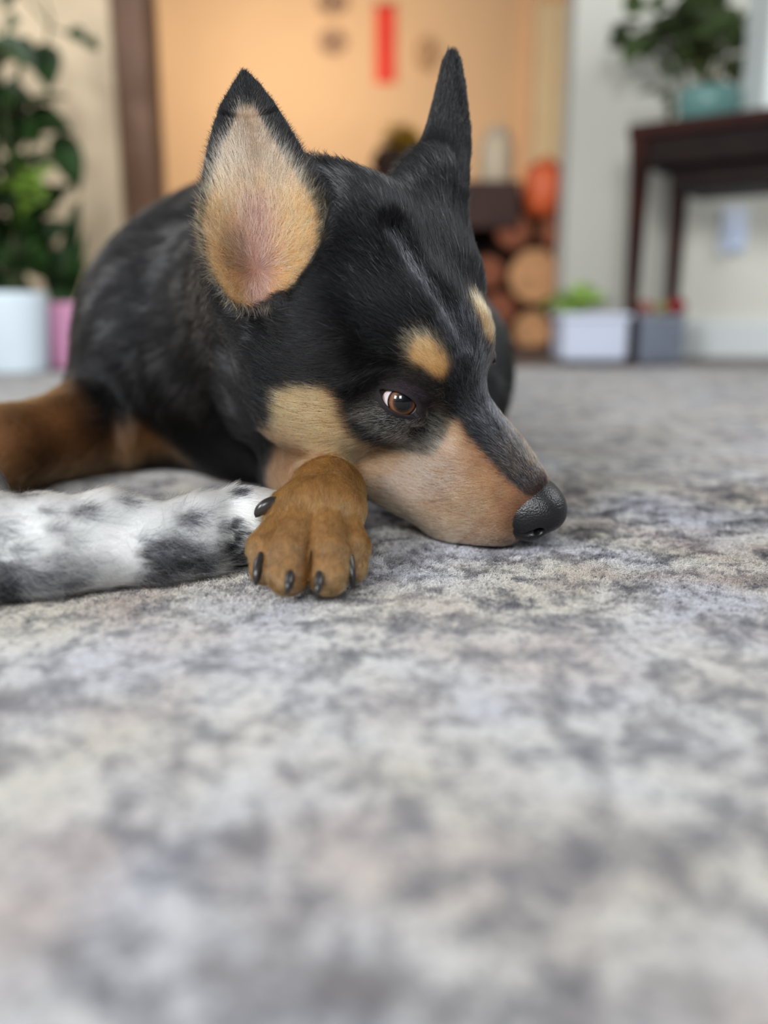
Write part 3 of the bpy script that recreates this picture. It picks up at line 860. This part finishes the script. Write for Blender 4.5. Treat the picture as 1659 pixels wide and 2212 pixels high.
def w_shape(P, N):
    n = len(P); wob = vnoise(P, .8, 21)[:, None] - .5
    fl = np.tile(np.array([.85, .25, -.22]), (n, 1)) + wob * (0, 0, .8)
    ln = .95 + .5 * vnoise(P, .5, 22); ln = np.where(P[:, 0] > -8.5, .6, ln)
    ln = np.where(P[:, 0] < -26, 1.6, ln)
    return fl, ln, np.full(n, .30), np.full(n, .10), np.where(P[:, 0] < -26, .012, .0058)
def w_dens(P):
    return np.where(P[:, 2] < .12, 0, np.where(P[:, 0] > -24, 300, 30))
grow('fur', wdog, wV, wQ, wf, w_dens, w_shape, w_tint, M_HAIR, 5)

# ------------------------------------------------------------------ whiskers, lashes and loose hairs
def strands(name, parent, specs, col, r=.006, m=None):
    """specs: (root, tip, sag) in centimetres"""
    X = []
    for a, b, s in specs:
        a = np.array(a, float); b = np.array(b, float); t = np.linspace(0, 1, 8)[:, None]
        X.append(a + (b - a) * t + np.array(s) * (4 * t * (1 - t)))
    X = np.array(X); h = len(X)
    hc = bpy.data.hair_curves.new(name); hc.add_curves([8] * h)
    hc.points.foreach_set('position', (X / 100).astype(np.float32).ravel())
    ra = hc.attributes.get('radius') or hc.attributes.new('radius', 'FLOAT', 'POINT')
    ra.data.foreach_set('value', np.tile((r * np.linspace(1, .2, 8) / 100).astype(np.float32), h))
    tn = hc.attributes.new('tint', 'FLOAT_COLOR', 'CURVE'); tn.data.foreach_set('color', np.tile(np.array([*lin(col), 1], np.float32), h))
    hc.materials.append(m or M_HAIR); return link(bpy.data.objects.new(name, hc), parent)
wh = []
for a, b, s in (((940, 1082), (858, 1085), -4), ((975, 1080), (925, 1083), -3), ((952, 1118), (900, 1130), -5), ((978, 1106), (935, 1110), -5), ((1008, 1104), (965, 1115), -3),
                ((985, 1140), (940, 1158), -6), ((998, 1147), (968, 1165), -4), ((1018, 1150), (1000, 1166), -3), ((1068, 1058), (1030, 1064), -10), ((1070, 1060), (1040, 1068), 8), ((975, 1070), (905, 1090), 3), ((925, 1100), (890, 1110), 2)):
    def surf(p):
        d0 = at(*p, 1.) - (0, 0, CAM_H); d = 40.
        for _ in range(60):
            v = float(dogf.eval((np.array([0, 0, CAM_H]) + d0 * d)[None])[0]); d += min(v, 1) * .7
            if v < .02: break
        return np.array([0, 0, CAM_H]) + d0 * d, d
    A_, da = surf(a); B_ = at(*b, da - .9)
    wh.append((A_, B_, (0, 0, -s / 43.)))
strands('whiskers', dog, wh, (14, 12, 12), .0075)
rg = np.random.default_rng(4); lh = []
for k in range(26):
    x, y = rg.uniform(-9, 20), rg.uniform(40, 56)
    if k < 18: x, y = rg.uniform(6, 20), rg.uniform(41, 50)
    a = rg.uniform(-.9, .9); L = rg.uniform(.8, 2.6); z = .16
    lh.append(((x, y, z), (x + L * math.cos(a), y + L * math.sin(a), z + rg.uniform(-.05, .12)), (rg.uniform(-.3, .3), rg.uniform(-.4, .4), .05)))
for k, l in enumerate(lh):
    o = strands('loose_hair', None, [l], (34, 30, 30), .0062)
    tag(o, 'thin dark dog hair shed on the grey rug', 'hair', 'loose hairs on the rug')
# ------------------------------------------------------------------ rug
M_RUG = mat('rug_plush', rough=.95, spec=.1)
P_(M_RUG).inputs['Sheen Weight'].default_value = .25; P_(M_RUG).inputs['Sheen Roughness'].default_value = .6
def rug_nodes(m):
    g = nd(m, 'ShaderNodeNewGeometry'); pos = g.outputs['Position']
    mp = nd(m, 'ShaderNodeMapping'); mp.inputs['Scale'].default_value = (1, 1, 0); lk(m, pos, mp.inputs['Vector'])
    def noise(scale, detail, rough, dist=0, off=0):
        t = nd(m, 'ShaderNodeTexNoise'); t.inputs['Scale'].default_value = scale; t.inputs['Detail'].default_value = detail
        t.inputs['Roughness'].default_value = rough; t.inputs['Distortion'].default_value = dist
        a = nd(m, 'ShaderNodeVectorMath', operation='ADD'); a.inputs[1].default_value = (off, off * .7, 0)
        lk(m, mp.outputs[0], a.inputs[0]); lk(m, a.outputs[0], t.inputs['Vector']); return t.outputs['Fac']
    def ramp(f, stops):
        r = nd(m, 'ShaderNodeValToRGB'); e = r.color_ramp.elements
        e[0].position, e[0].color = stops[0][0], (*stops[0][1], 1); e[1].position, e[1].color = stops[-1][0], (*stops[-1][1], 1)
        for p, c in stops[1:-1]:
            q = e.new(p); q.color = (*c, 1)
        lk(m, f, r.inputs[0]); return r.outputs[0]
    def mix(f, a, b):
        x = nd(m, 'ShaderNodeMix', data_type='RGBA'); lk(m, f, x.inputs[0]); lk(m, a, x.inputs[6]); lk(m, b, x.inputs[7]); return x.outputs[2]
    G = lambda v: (v, v, v)
    hue = ramp(noise(9, 3, .5, .3, 5), [(.36, srgb(178, 179, 186)), (.5, srgb(190, 188, 185)), (.64, srgb(184, 178, 166))])
    warm = ramp(noise(14, 2, .5, .3, 31), [(.48, G(0)), (.66, G(.7))])
    c = mix(warm, hue, ramp(noise(30, 3, .6, 0, 3), [(.3, srgb(150, 134, 128)), (.7, srgb(184, 172, 164))]))
    frac = noise(38, 9, .76, .3, 63); big = noise(6, 2, .5, .2, 29)
    ma = nd(m, 'ShaderNodeMath', operation='MULTIPLY_ADD'); ma.inputs[1].default_value = .18; lk(m, big, ma.inputs[0]); lk(m, frac, ma.inputs[2])
    slate = ramp(noise(22, 3, .6, 0, 23), [(.35, srgb(54, 58, 72)), (.65, srgb(94, 90, 92))])
    c = mix(ramp(ma.outputs[0], [(.56, G(0)), (.63, G(.6)), (.72, G(1))]), c, slate)
    fr2 = noise(150, 7, .8, .3, 77)
    c = mix(ramp(fr2, [(.51, G(0)), (.60, G(.75))]), c, slate)
    fine = noise(520, 4, .7, 0, 41)
    sp = ramp(fine, [(.35, G(.70)), (.62, G(1.1))])
    x = nd(m, 'ShaderNodeMix', data_type='RGBA', blend_type='MULTIPLY'); x.inputs[0].default_value = 1
    lk(m, c, x.inputs[6]); lk(m, sp, x.inputs[7])
    return x.outputs[2], noise
col_, noise_ = rug_nodes(M_RUG)
lk(M_RUG, col_, P_(M_RUG).inputs['Base Color'])
_b = nd(M_RUG, 'ShaderNodeBump'); _b.inputs['Strength'].default_value = .8; _b.inputs['Distance'].default_value = .002
lk(M_RUG, noise_(260, 5, .7, .4, 51), _b.inputs['Height']); lk(M_RUG, _b.outputs[0], P_(M_RUG).inputs['Normal'])
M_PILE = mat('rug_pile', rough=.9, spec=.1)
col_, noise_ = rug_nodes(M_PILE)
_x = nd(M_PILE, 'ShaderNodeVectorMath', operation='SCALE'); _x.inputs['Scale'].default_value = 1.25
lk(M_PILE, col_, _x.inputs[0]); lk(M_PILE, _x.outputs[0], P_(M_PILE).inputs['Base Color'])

def rug_h(x, y):
    P = np.stack([x, y, 0 * x], -1).reshape(-1, 3)
    h = (vnoise(P, .16, 3) - .5) * .28 + (vnoise(P, .5, 4) - .5) * .16 + (vnoise(P, 1.6, 6) - .5) * .07
    return h - .16
def make_rug():
    xs = np.concatenate([np.linspace(-190, -45, 60), np.arange(-44.6, 45, .45), np.linspace(45.4, 200, 60)])
    ys = np.concatenate([np.linspace(-60, 8, 20), np.arange(8.4, 95, .45), np.linspace(95.4, 192, 60)])
    X, Y = np.meshgrid(xs, ys, indexing='ij'); Z = rug_h(X.ravel(), Y.ravel()).reshape(X.shape)
    V = np.stack([X, Y, Z], -1).reshape(-1, 3); nx, ny = X.shape
    i = np.arange(nx * ny).reshape(nx, ny)
    Q = np.stack([i[:-1, :-1], i[1:, :-1], i[1:, 1:], i[:-1, 1:]], -1).reshape(-1, 4)
    # hem: edge turned down to the floor and closed underneath
    ring = np.concatenate([i[:, 0], i[-1, 1:], i[-2::-1, -1], i[0, -2:0:-1]])
    low = V[ring].copy(); low[:, 2] = -1.15; n0 = len(V); V = np.concatenate([V, low]); m = len(ring); k = np.arange(m)
    S = np.stack([ring[k], n0 + k, n0 + (k + 1) % m, ring[(k + 1) % m]], -1)
    o = mesh_obj('rug', V, np.concatenate([Q, S]), M_RUG)
    tag(o, 'large mottled grey plush rug under the dog', 'rug')
    return o
rug = make_rug()
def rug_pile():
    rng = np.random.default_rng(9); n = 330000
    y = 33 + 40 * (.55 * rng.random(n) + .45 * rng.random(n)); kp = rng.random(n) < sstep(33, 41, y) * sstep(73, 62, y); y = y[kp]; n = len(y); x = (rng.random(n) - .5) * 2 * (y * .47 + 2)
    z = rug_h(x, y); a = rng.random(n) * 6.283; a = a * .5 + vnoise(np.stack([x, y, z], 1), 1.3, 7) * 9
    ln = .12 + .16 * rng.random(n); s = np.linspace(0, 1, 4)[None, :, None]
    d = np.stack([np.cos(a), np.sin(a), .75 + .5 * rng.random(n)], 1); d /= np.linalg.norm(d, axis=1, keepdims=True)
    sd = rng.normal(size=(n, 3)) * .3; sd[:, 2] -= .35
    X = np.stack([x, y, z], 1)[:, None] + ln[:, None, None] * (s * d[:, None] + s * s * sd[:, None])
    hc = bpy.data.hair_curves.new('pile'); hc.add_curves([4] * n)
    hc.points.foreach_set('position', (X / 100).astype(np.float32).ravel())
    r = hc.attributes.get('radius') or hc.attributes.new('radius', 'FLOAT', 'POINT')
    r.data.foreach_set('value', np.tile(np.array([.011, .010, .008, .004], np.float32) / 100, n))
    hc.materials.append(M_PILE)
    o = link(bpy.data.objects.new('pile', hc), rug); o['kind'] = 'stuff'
rug_pile()
# ------------------------------------------------------------------ dark side table
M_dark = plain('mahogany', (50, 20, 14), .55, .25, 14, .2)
M_under = plain('mahogany_shaded', (26, 13, 10), .6, .2, 14, .2)  # darker copy of the mahogany, shade under the top put into its colour
def side_table():
    c0 = at(1328, 770, 222.); x0, y0 = c0[0], c0[1] - 4.5
    h = at(1362, 287, 215.)[2]; x1, y1 = x0 + 120, y0 + 30
    rz = math.radians(-38); pv = (x0, y0); ca, sa = math.cos(rz), math.sin(rz)
    t = empty('side_table', (x0, y0, 0)); tag(t, 'dark mahogany table with slim legs in front of the grey wall', 'table')
    part('tabletop', MB().box((x0 - 1, y0 - 1, h - 3), (x1, y1 + 1, h), .5, rz, pv), M_dark, t)
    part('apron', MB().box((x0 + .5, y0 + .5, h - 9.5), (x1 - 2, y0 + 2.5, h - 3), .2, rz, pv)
         .box((x0 + .5, y0 + .5, h - 9), (x0 + 2.5, y1 - .5, h - 3), .2, rz, pv).box((x0 + .5, y1 - 2.5, h - 13), (x1 - 2, y1 - .5, h - 3), .2, rz, pv).box((x0 + 8, y0 + 4, h - 15), (x1 - 8, y1 - 3, h - 3), .2, rz, pv), M_under, t)  # last box added to fill the dark shade beneath the top
    for lx in (x0 + 1.6, x1 - 4):
        for ly in (y0 + 1.6, y1 - 2):
            dx, dy = lx - pv[0], ly - pv[1]; g = -.3 if pv[1] + dx * sa + dy * ca < 192 else -1.1
            m = MB().lathe((pv[0] + dx * ca - dy * sa, pv[1] + dx * sa + dy * ca, 0), [(1.7, g), (1.6, 8), (2.4, h * .8), (2.9, h - 3)], 4)
            part('leg', m, M_dark, t)
    return t, h, (x0, y0, rz)
table, TH, (tx, ty, trz) = side_table()

rngb = np.random.default_rng(21)
def bush(mb, c, r, n, size, up=.3, squash=1.0):
    for _ in range(n):
        d = rngb.normal(size=3); d /= np.linalg.norm(d); d[2] = abs(d[2]) * squash if up > 0 else d[2]
        p = np.array(c) + d * np.array(r) * (.35 + .65 * rngb.random())
        t = p + (d * .7 + np.array([0, 0, .1]) + rngb.normal(size=3) * .35) * size * (.7 + .6 * rngb.random())
        mb.leaf(p, t, (rngb.normal(size=3) * .6 + np.array([0, -.6, 1.])), size * .33)
    return mb
M_leaf = plain('leaf_green', (70, 84, 50), .55, .35, 18, .25)
M_leaf2 = plain('leaf_bright', (120, 150, 60), .45, .35, 18)
M_leafd = plain('leaf_dark', (36, 62, 24), .45, .4, 18)
M_soil = plain('soil', (50, 38, 30), .9, .3, 60)

# plant in a teal pot on the table
pc = at(1530, 235, 206.); pc[2] = TH
pt = empty('potted_plant', pc); tag(pt, 'leafy green plant in a teal pot on the dark table', 'plant')
part('pot', MB().lathe(pc, [(5.2, 0), (6.5, 1.8), (7.1, 5), (6.9, 7.6), (6.2, 8), (6.0, 7)], 40), plain('teal_glaze', (104, 146, 142), .25, .1, 8), pt, True)
part('soil', MB().lathe(pc, [(6.0, 6), (6.0, 7)], 24), M_soil, pt)
lf = MB()
for tx_, ty_, n_, s_ in ((1400, 60, 22, 8), (1450, 80, 24, 9), (1500, 90, 22, 9), (1555, 60, 20, 9), (1460, 190, 10, 6), (1540, 130, 18, 8), (1585, 110, 12, 8), (1480, 20, 14, 9)):
    q = at(tx_, ty_, 208.); bush(lf, q, (6.5, 5, 5), int(n_ * .62), s_, 0)
part('foliage', lf, M_leaf, pt, True)
st = MB()
for q in ((1410, 60), (1450, 80), (1500, 90), (1555, 60), (1480, 20), (1585, 110)):
    e = at(*q, 208.); st.tube([pc + (0, 0, 8), (pc + e) / 2 + (1, 0, 4), e], [.5, .4, .25])
part('stem', st, plain('stem', (92, 84, 48), .7), pt, True)

# tall white planter at the right end of the table
wc = at(1680, 232, 196.); wc[2] = TH
wb = empty('planter', wc); tag(wb, 'tall white planter at the right end of the dark table', 'planter')
part('pot', MB().box((wc[0] - 5, wc[1] - 5, TH), (wc[0] + 13, wc[1] + 10, TH + 40), 1), plain('white_ceramic', (226, 234, 232), .35, .02), wb)
part('foliage', bush(MB(), (wc[0] + 3, wc[1], TH + 40), (8, 6, 8), 24, 8, 0), M_leaf, wb, True)

# things on the floor by the right wall
bc = at(1275, 765, 214.); bc[2] = -.1
bx = empty('storage_tub', bc); tag(bx, 'low white tub on the floor left of the table', 'tub')
part('body', MB().box((bc[0] - 8, bc[1] - 6, -.1), (bc[0] + 7.5, bc[1] + 9, 10.5), 1.2), plain('white_plastic', (206, 214, 232), .4, .02), bx)
part('rim', MB().box((bc[0] - 8.6, bc[1] - 6.6, 9.6), (bc[0] + 8.1, bc[1] + 9.6, 11), .6), plain('white_plastic_rim', (214, 220, 236), .4, .02), bx)
gc = at(1235, 655, 236.)
gp = empty('potted_plant', (gc[0], gc[1] + 1, 0)); tag(gp, 'small yellow-green plant behind the white tub by the wall', 'plant')
part('pot', MB().lathe((gc[0], gc[1] + 1, -1.0), [(3.4, 0), (4.4, 9), (4.2, 9.6), (3.8, 8.8)], 28), plain('pale_pot', (190, 200, 190), .5), gp, True)
part('foliage', bush(MB(), (gc[0], gc[1], 13.), (4.6, 3, 3.6), 42, 4.2, 0), plain('lime_leaf', (160, 196, 92), .5, .2, 20), gp, True)
kc = at(1424, 765, 217.)
kb = empty('storage_box', (kc[0], kc[1] + 4, 0)); tag(kb, 'blue grey fabric box on the floor under the table', 'box')
part('body', MB().box((kc[0] - 5.6, kc[1] - 1, -1.1), (kc[0] + 5.6, kc[1] + 9, 10), .8), plain('grey_fabric', (122, 130, 144), .8, .08, 40), kb)
part('rim', MB().box((kc[0] - 5.9, kc[1] - 1.3, 9.2), (kc[0] + 5.9, kc[1] + 9.3, 10.6), .5), plain('grey_rim', (136, 142, 154), .7), kb)
def blob(name, c, r, m, label, cat, group=None):
    o = MB().lathe((0, 0, 0), [(r * math.sin(a) + .001, -r * .86 * math.cos(a)) for a in np.linspace(0.02, math.pi - .02, 16)], 24).build(name, m, None, True)
    o.location = np.array(c) / 100; tag(o, label, cat, group); return o
blob('toy_ball', (kc[0] - 3.6, kc[1] + 2, 12.3), 2.0, plain('faded_red', (168, 104, 90), .6), 'dull red ball at the left on the grey box', 'ball')
blob('toy_ball', (kc[0] + .4, kc[1] + 2, 12.1), 1.9, plain('olive_toy', (150, 138, 84), .6), 'olive ball in the middle on the grey box', 'ball')
blob('toy_ball', (kc[0] + 4.3, kc[1] + 2.5, 12.6), 2.3, plain('crimson', (150, 26, 40), .5), 'crimson ball at the right on the grey box', 'ball')

# outlet with a plugged adapter and its cord
oc = at(1550, 505, 246.); oy = 246
ou = empty('wall_outlet', (oc[0], oy, oc[2])); tag(ou, 'white wall outlet with a plugged-in adapter under the table', 'outlet')
part('cover_plate', MB().box((oc[0] - 3.6, oy - .7, oc[2] - 6), (oc[0] + 3.6, oy - .02, oc[2] + 6), .3), plain('outlet_white', (222, 230, 244), .4, .01), ou)
part('adapter', MB().box((oc[0] - 2.2, oy - 3.4, oc[2] - 5), (oc[0] + 2.2, oy - .7, oc[2] + .5), .5), plain('adapter_white', (206, 220, 244), .4, .01), ou)
cp = [at(1552, 545, 241.), at(1562, 610, 240.), at(1590, 655, 241), at(1640, 700, 242), at(1700, 740, 241.)]
co_ = MB().tube(cp, .45).build('power_cord', plain('cord_grey', (120, 122, 120), .6), None, True); tag(co_, 'grey power cord hanging from the outlet along the wall', 'cord')

# ------------------------------------------------------------------ log rack with things on it
rc = at(1095, 765, 262.); RX0 = at(985, 700, 262.)[0]; RX1 = at(1212, 700, 262.)[0]; RY = rc[1]; RTOP = at(1050, 402, 262.)[2]
lr = empty('log_rack', ((RX0 + RX1) / 2, RY, -1)); tag(lr, 'dark brown log rack in the kitchen doorway', 'rack')
M_rack = plain('rack_brown', (58, 30, 22), .6, .2, 12)
part('back_panel', MB().box((RX0, RY + 24, -1), (RX1 - 2, RY + 26, RTOP), .2), M_rack, lr)
part('side_panel', MB().box((RX0, RY, -1), (RX0 + 2, RY + 24, RTOP), .2), M_rack, lr)
part('side_panel', MB().box((RX1 - 3, RY + 12, -1), (RX1 - 1, RY + 24, RTOP - 14), .2), M_rack, lr)
part('shelf', MB().box((RX0, RY, -1), (RX1 - 1, RY + 24, 1), .2), M_rack, lr)
part('top', MB().box((RX0 - 1, RY - 1, RTOP - 13), (at(1112, 400, 262.)[0], RY + 26, RTOP), .6), M_rack, lr)
M_bark = plain('bark', (74, 44, 28), .9, .3, 30); M_cut = plain('cut_wood', (206, 152, 104), .7, .18, 30); M_cut2 = plain('cut_wood_dark', (140, 78, 50), .7, .18, 30)
for i, (px, py, r, mm, lab) in enumerate(((1150, 598, 8.2, 0, 'large pale log end in the middle of the rack'), (1102, 505, 5.3, 1, 'reddish log end under the rack top'), (1185, 505, 4.6, 1, 'brown log end at the right below the orange pot'),
        (1150, 715, 6.2, 0, 'pale log end at the bottom of the rack'), (1076, 668, 5.2, 1, 'dark log end low beside the dog'), (1205, 676, 2.9, 0, 'small pale log end at the right edge of the rack'), (1050, 590, 4.9, 1, 'dark log end left of the large pale one'))):
    q = at(px, py, 263.); e = empty('firewood_log', (q[0], RY + 1, q[2])); tag(e, lab, 'log', 'logs in the rack')
    rr = [(r * (1 + .05 * math.sin(k * 1.7))) for k in range(3)]
    part('bark', MB().lathe((q[0], RY + 1, q[2]), [(r * .96, 0), (r, .4), (r * 1.02, 10), (r * .98, 22)], 22, 1), M_bark, e)
    part('cut_end', MB().lathe((q[0], RY + .5, q[2]), [(r * .88, 0), (r * .93, .52)], 22, 1), (M_cut, M_cut2)[mm], e)
jc = at(1072, 390, 266.); jc[2] = RTOP
jr = empty('jar', jc); tag(jr, 'cream jar on the log rack top', 'jar')
part('body', MB().lathe(jc, [(4.6, 0), (5.2, 1.5), (5.2, 12), (4.0, 14), (3.6, 14.6)], 30), plain('cream_glaze', (214, 196, 168), .4, .04), jr, True)
part('lid', MB().lathe(jc, [(3.9, 14.6), (3.9, 16), (1.0, 16.6), (1.0, 17.8), (.4, 18)], 24), plain('cream_lid', (196, 186, 170), .4, .04), jr, True)
pk = at(1175, 460, 258.)
pu = empty('orange_pot', pk); tag(pu, 'orange pot standing on the logs at the right of the rack', 'pot')
part('body', MB().lathe((pk[0], pk[1], pk[2] - 1), [(4.4, 0), (6.0, 3), (6.6, 8), (6.0, 12), (4.6, 14), (4.2, 13)], 32), plain('orange_glaze', (222, 104, 58), .45, .12, 12), pu, True)
part('lid', MB().lathe((pk[0], pk[1], pk[2] - 1), [(4.5, 13.6), (3.4, 15), (1, 15.8), (.9, 17)], 28), plain('orange_lid', (226, 118, 70), .45, .08, 12), pu, True)

# ------------------------------------------------------------------ kitchen wall
def flat_on_wall(name, px0, py0, px1, py1, m, label, cat, t=1.5):
    a = at(px0, py0, 612.); b = at(px1, py1, 612.)
    e = empty(name, ((a[0] + b[0]) / 2, 600, b[2])); tag(e, label, cat)
    lo = (min(a[0], b[0]), 600 - t, min(a[2], b[2])); hi = (max(a[0], b[0]), 599.9, max(a[2], b[2]))
    part('sheet', MB().box(lo, hi, .3), m, e)
    return e, lo, hi
M_red = plain('red_paper', (232, 62, 44), .6, .04)
e, lo, hi = flat_on_wall('wall_banner', 812, 86, 852, 226, M_red, 'narrow red paper banner hanging on the orange wall', 'banner')
part('rod', MB().tube([(lo[0] - 1, 598, hi[2] + .5), (hi[0] + 1, 598, hi[2] + .5)], .6), M_rack, e)
M_gray = plain('grey_ink', (158, 128, 112), .7, .2, 8)
for nm, bx_, lab in (('wall_ornament', (702, 60, 760, 100), 'upper grey metal ornament left of the red banner'), ('wall_ornament', (706, 128, 756, 172), 'lower grey metal ornament left of the red banner'), ('wall_ornament', (890, 140, 934, 205), 'pale brown ornament right of the red banner')):
    a = at(bx_[0], bx_[1], 612.); b = at(bx_[2], bx_[3], 612.)
    mb = MB(); cxx, czz = (a[0] + b[0]) / 2, (a[2] + b[2]) / 2; w, h = (b[0] - a[0]) / 2, (a[2] - b[2]) / 2
    mb.tube([(cxx + w * math.cos(t) * .9, 598.4, czz + h * math.sin(t) * .9) for t in np.linspace(0, 6.283, 20)], 1.3)
    mb.tube([(cxx - w, 598.4, czz), (cxx + w, 598.4, czz)], 1.3); mb.tube([(cxx, 598.4, czz - h), (cxx, 598.4, czz + h)], 1.3)
    mb.tube([(cxx - w * .6, 598.4, czz - h * .6), (cxx + w * .6, 598.4, czz + h * .6)], 1.1)
    o = mb.build(nm, M_gray if bx_[0] < 800 else plain('tan_ink', (196, 158, 122), .7), None, True); tag(o, lab, 'ornament', 'ornaments on the orange wall')
# cream door in the kitchen wall
a = at(1118, 82, 612.); b = at(1222, 700, 612.)
struct('door_1', MB().box((a[0], 596, -1.2), (b[0] + 14, 599.9, a[2]), .4).box((a[0] + 5, 595.4, 8), (b[0] + 9, 596, a[2] - 8), .3), plain('cream_paint', (250, 226, 184), .5, .02))
struct('trim_2', MB().box((a[0] - 5, 594.5, -1.2), (a[0], 599.9, a[2] + 5), .3).box((a[0], 594.5, a[2]), (b[0] + 20, 599.9, a[2] + 5), .3), plain('cream_trim', (244, 200, 158), .5, .02))
# yellow flowers on a low table behind the dog
fc = at(852, 380, 330.); fh = fc[2]
ft = empty('small_table', (fc[0], fc[1], -1)); tag(ft, 'small brown table behind the dog carrying the flowers', 'table')
part('tabletop', MB().box((fc[0] - 14, fc[1] - 10, fh - 3), (fc[0] + 14, fc[1] + 16, fh), .6), M_rack, ft)
for sx in (-12, 10):
    for sy in (-8, 12): part('leg', MB().box((fc[0] + sx, fc[1] + sy, -1.2), (fc[0] + sx + 2.4, fc[1] + sy + 2.4, fh - 3), .2), M_rack, ft)
fv = empty('flower_vase', (fc[0], fc[1], fh)); tag(fv, 'dark vase of yellow flowers on the small brown table', 'vase')
part('vase', MB().lathe((fc[0] - 1, fc[1], fh), [(5, 0), (7.4, 2), (8, 5), (6.4, 8), (5.6, 9.5), (5.2, 8.6)], 30), plain('dark_vase', (62, 40, 24), .5, .1), fv, True)
part('foliage', bush(MB(), (fc[0] + 1, fc[1], fh + 10.5), (7, 5, 3.5), 40, 5, 0), plain('olive_leaf', (92, 78, 24), .6, .2, 20), fv, True)
part('flower', bush(MB(), at(872, 300, 328.), (6, 4, 4), 80, 3.6, 0), plain('yellow_petal', (226, 176, 40), .6, .1, 20), fv, True)

# ------------------------------------------------------------------ plants at the left
def pot_at(name_label, px, py_b, d, r, h, m, fol, cat='plant'):
    c = at(px, py_b, d); c[2] = .02 if c[1] < 190 else -1.1
    e = empty('potted_plant', c); tag(e, name_label, cat)
    p_ = part('pot', MB().lathe(c, [(r * .82, 0), (r * .86, .6), (r, h - 1), (r, h), (r * .93, h), (r * .9, h - 2)], 40), m, e, True)
    part('soil', MB().lathe(c, [(r * .9, h - 3), (r * .9, h - 1.8)], 28), M_soil, e)
    return e, c
e, c = pot_at('tall green leafy plant in a white pot at the left edge', 40, 800, 176., 6.6, 15.5, plain('white_pot', (222, 236, 246), .35, .02), None)
lf = MB()
for px, py, n_, s_, dd in ((20, 240, 20, 9, 176), (0, 330, 26, 10, 178), (30, 400, 26, 9, 177), (-20, 180, 16, 9, 178), (20, 480, 30, 9, 178), (10, 560, 32, 8, 178), (-40, 420, 20, 10, 178), (-10, 60, 10, 8, 178), (40, 610, 20, 7, 177), (90, 480, 12, 6, 178)):
    bush(lf, at(px, py, dd), (5.5, 5, 6), int(n_ * .8), s_, 0)
part('foliage', lf, M_leafd, e, True)
lf = MB()
for px, py in ((40, 410), (62, 390), (55, 430), (72, 418)): bush(lf, at(px, py, 172.), (2.2, 2, 2.5), 5, 5, 0)
part('new_growth', lf, M_leaf2, e, True)['label'] = 'bright yellow-green young leaves'
st = MB()
for q in ((20, 240), (0, 330), (30, 400), (-10, 60), (60, 300)):
    t_ = at(*q, 177.); st.tube([c + (0, 0, 14), (c + t_) / 2 + (1.5, 0, 0), t_], [.8, .6, .3])
part('stem', st, plain('green_stem', (60, 70, 36), .7), e, True)
# trailing vine leaves in front of the beige wall, hanging from above the frame
vn = empty('hanging_vine', at(60, -150, 190.)); tag(vn, 'trailing vine with single dark leaves before the beige wall', 'plant')
vp = [at(20, -160, 190.), at(60, 0, 190.), at(110, 60, 190.), at(165, 78, 190.), at(200, 95, 190.)]
vq = [at(60, -100, 190.), at(110, 40, 188.), at(90, 150, 188.), at(115, 240, 188.), at(140, 330, 188.), at(170, 420, 188.)]
part('stem', MB().tube(vp, .28).tube(vq, .28), plain('vine_stem', (84, 96, 52), .6), vn, True)
for bse, tip, w in (((92, 92), (108, 190), 3.4), ((152, 60), (186, 92), 1.7), ((125, 285), (172, 408), 3.4), ((185, 80), (215, 110), 1.4), ((8, 195), (40, 280), 4.0)):
    part('leaf', MB().leaf(at(*bse, 187.), at(*tip, 186.), (0.2, -1, .25), w, .1, .02), M_leafd, vn, True)
e, c = pot_at('spiky green plant in a pink pot right of the white pot', 138, 790, 186., 4.9, 13.5, plain('pink_pot', (226, 160, 196), .4, .03), None)
lf = MB()
for k in range(15):
    x_ = rngb.normal() * 1.6; lf.leaf(c + (x_, 0, 12), at(80 + 110 * rngb.random(), 400 + 180 * rngb.random(), 186.), (0, -1, .2), 1.5, .1, .02)
part('foliage', lf, M_leafd, e, True)
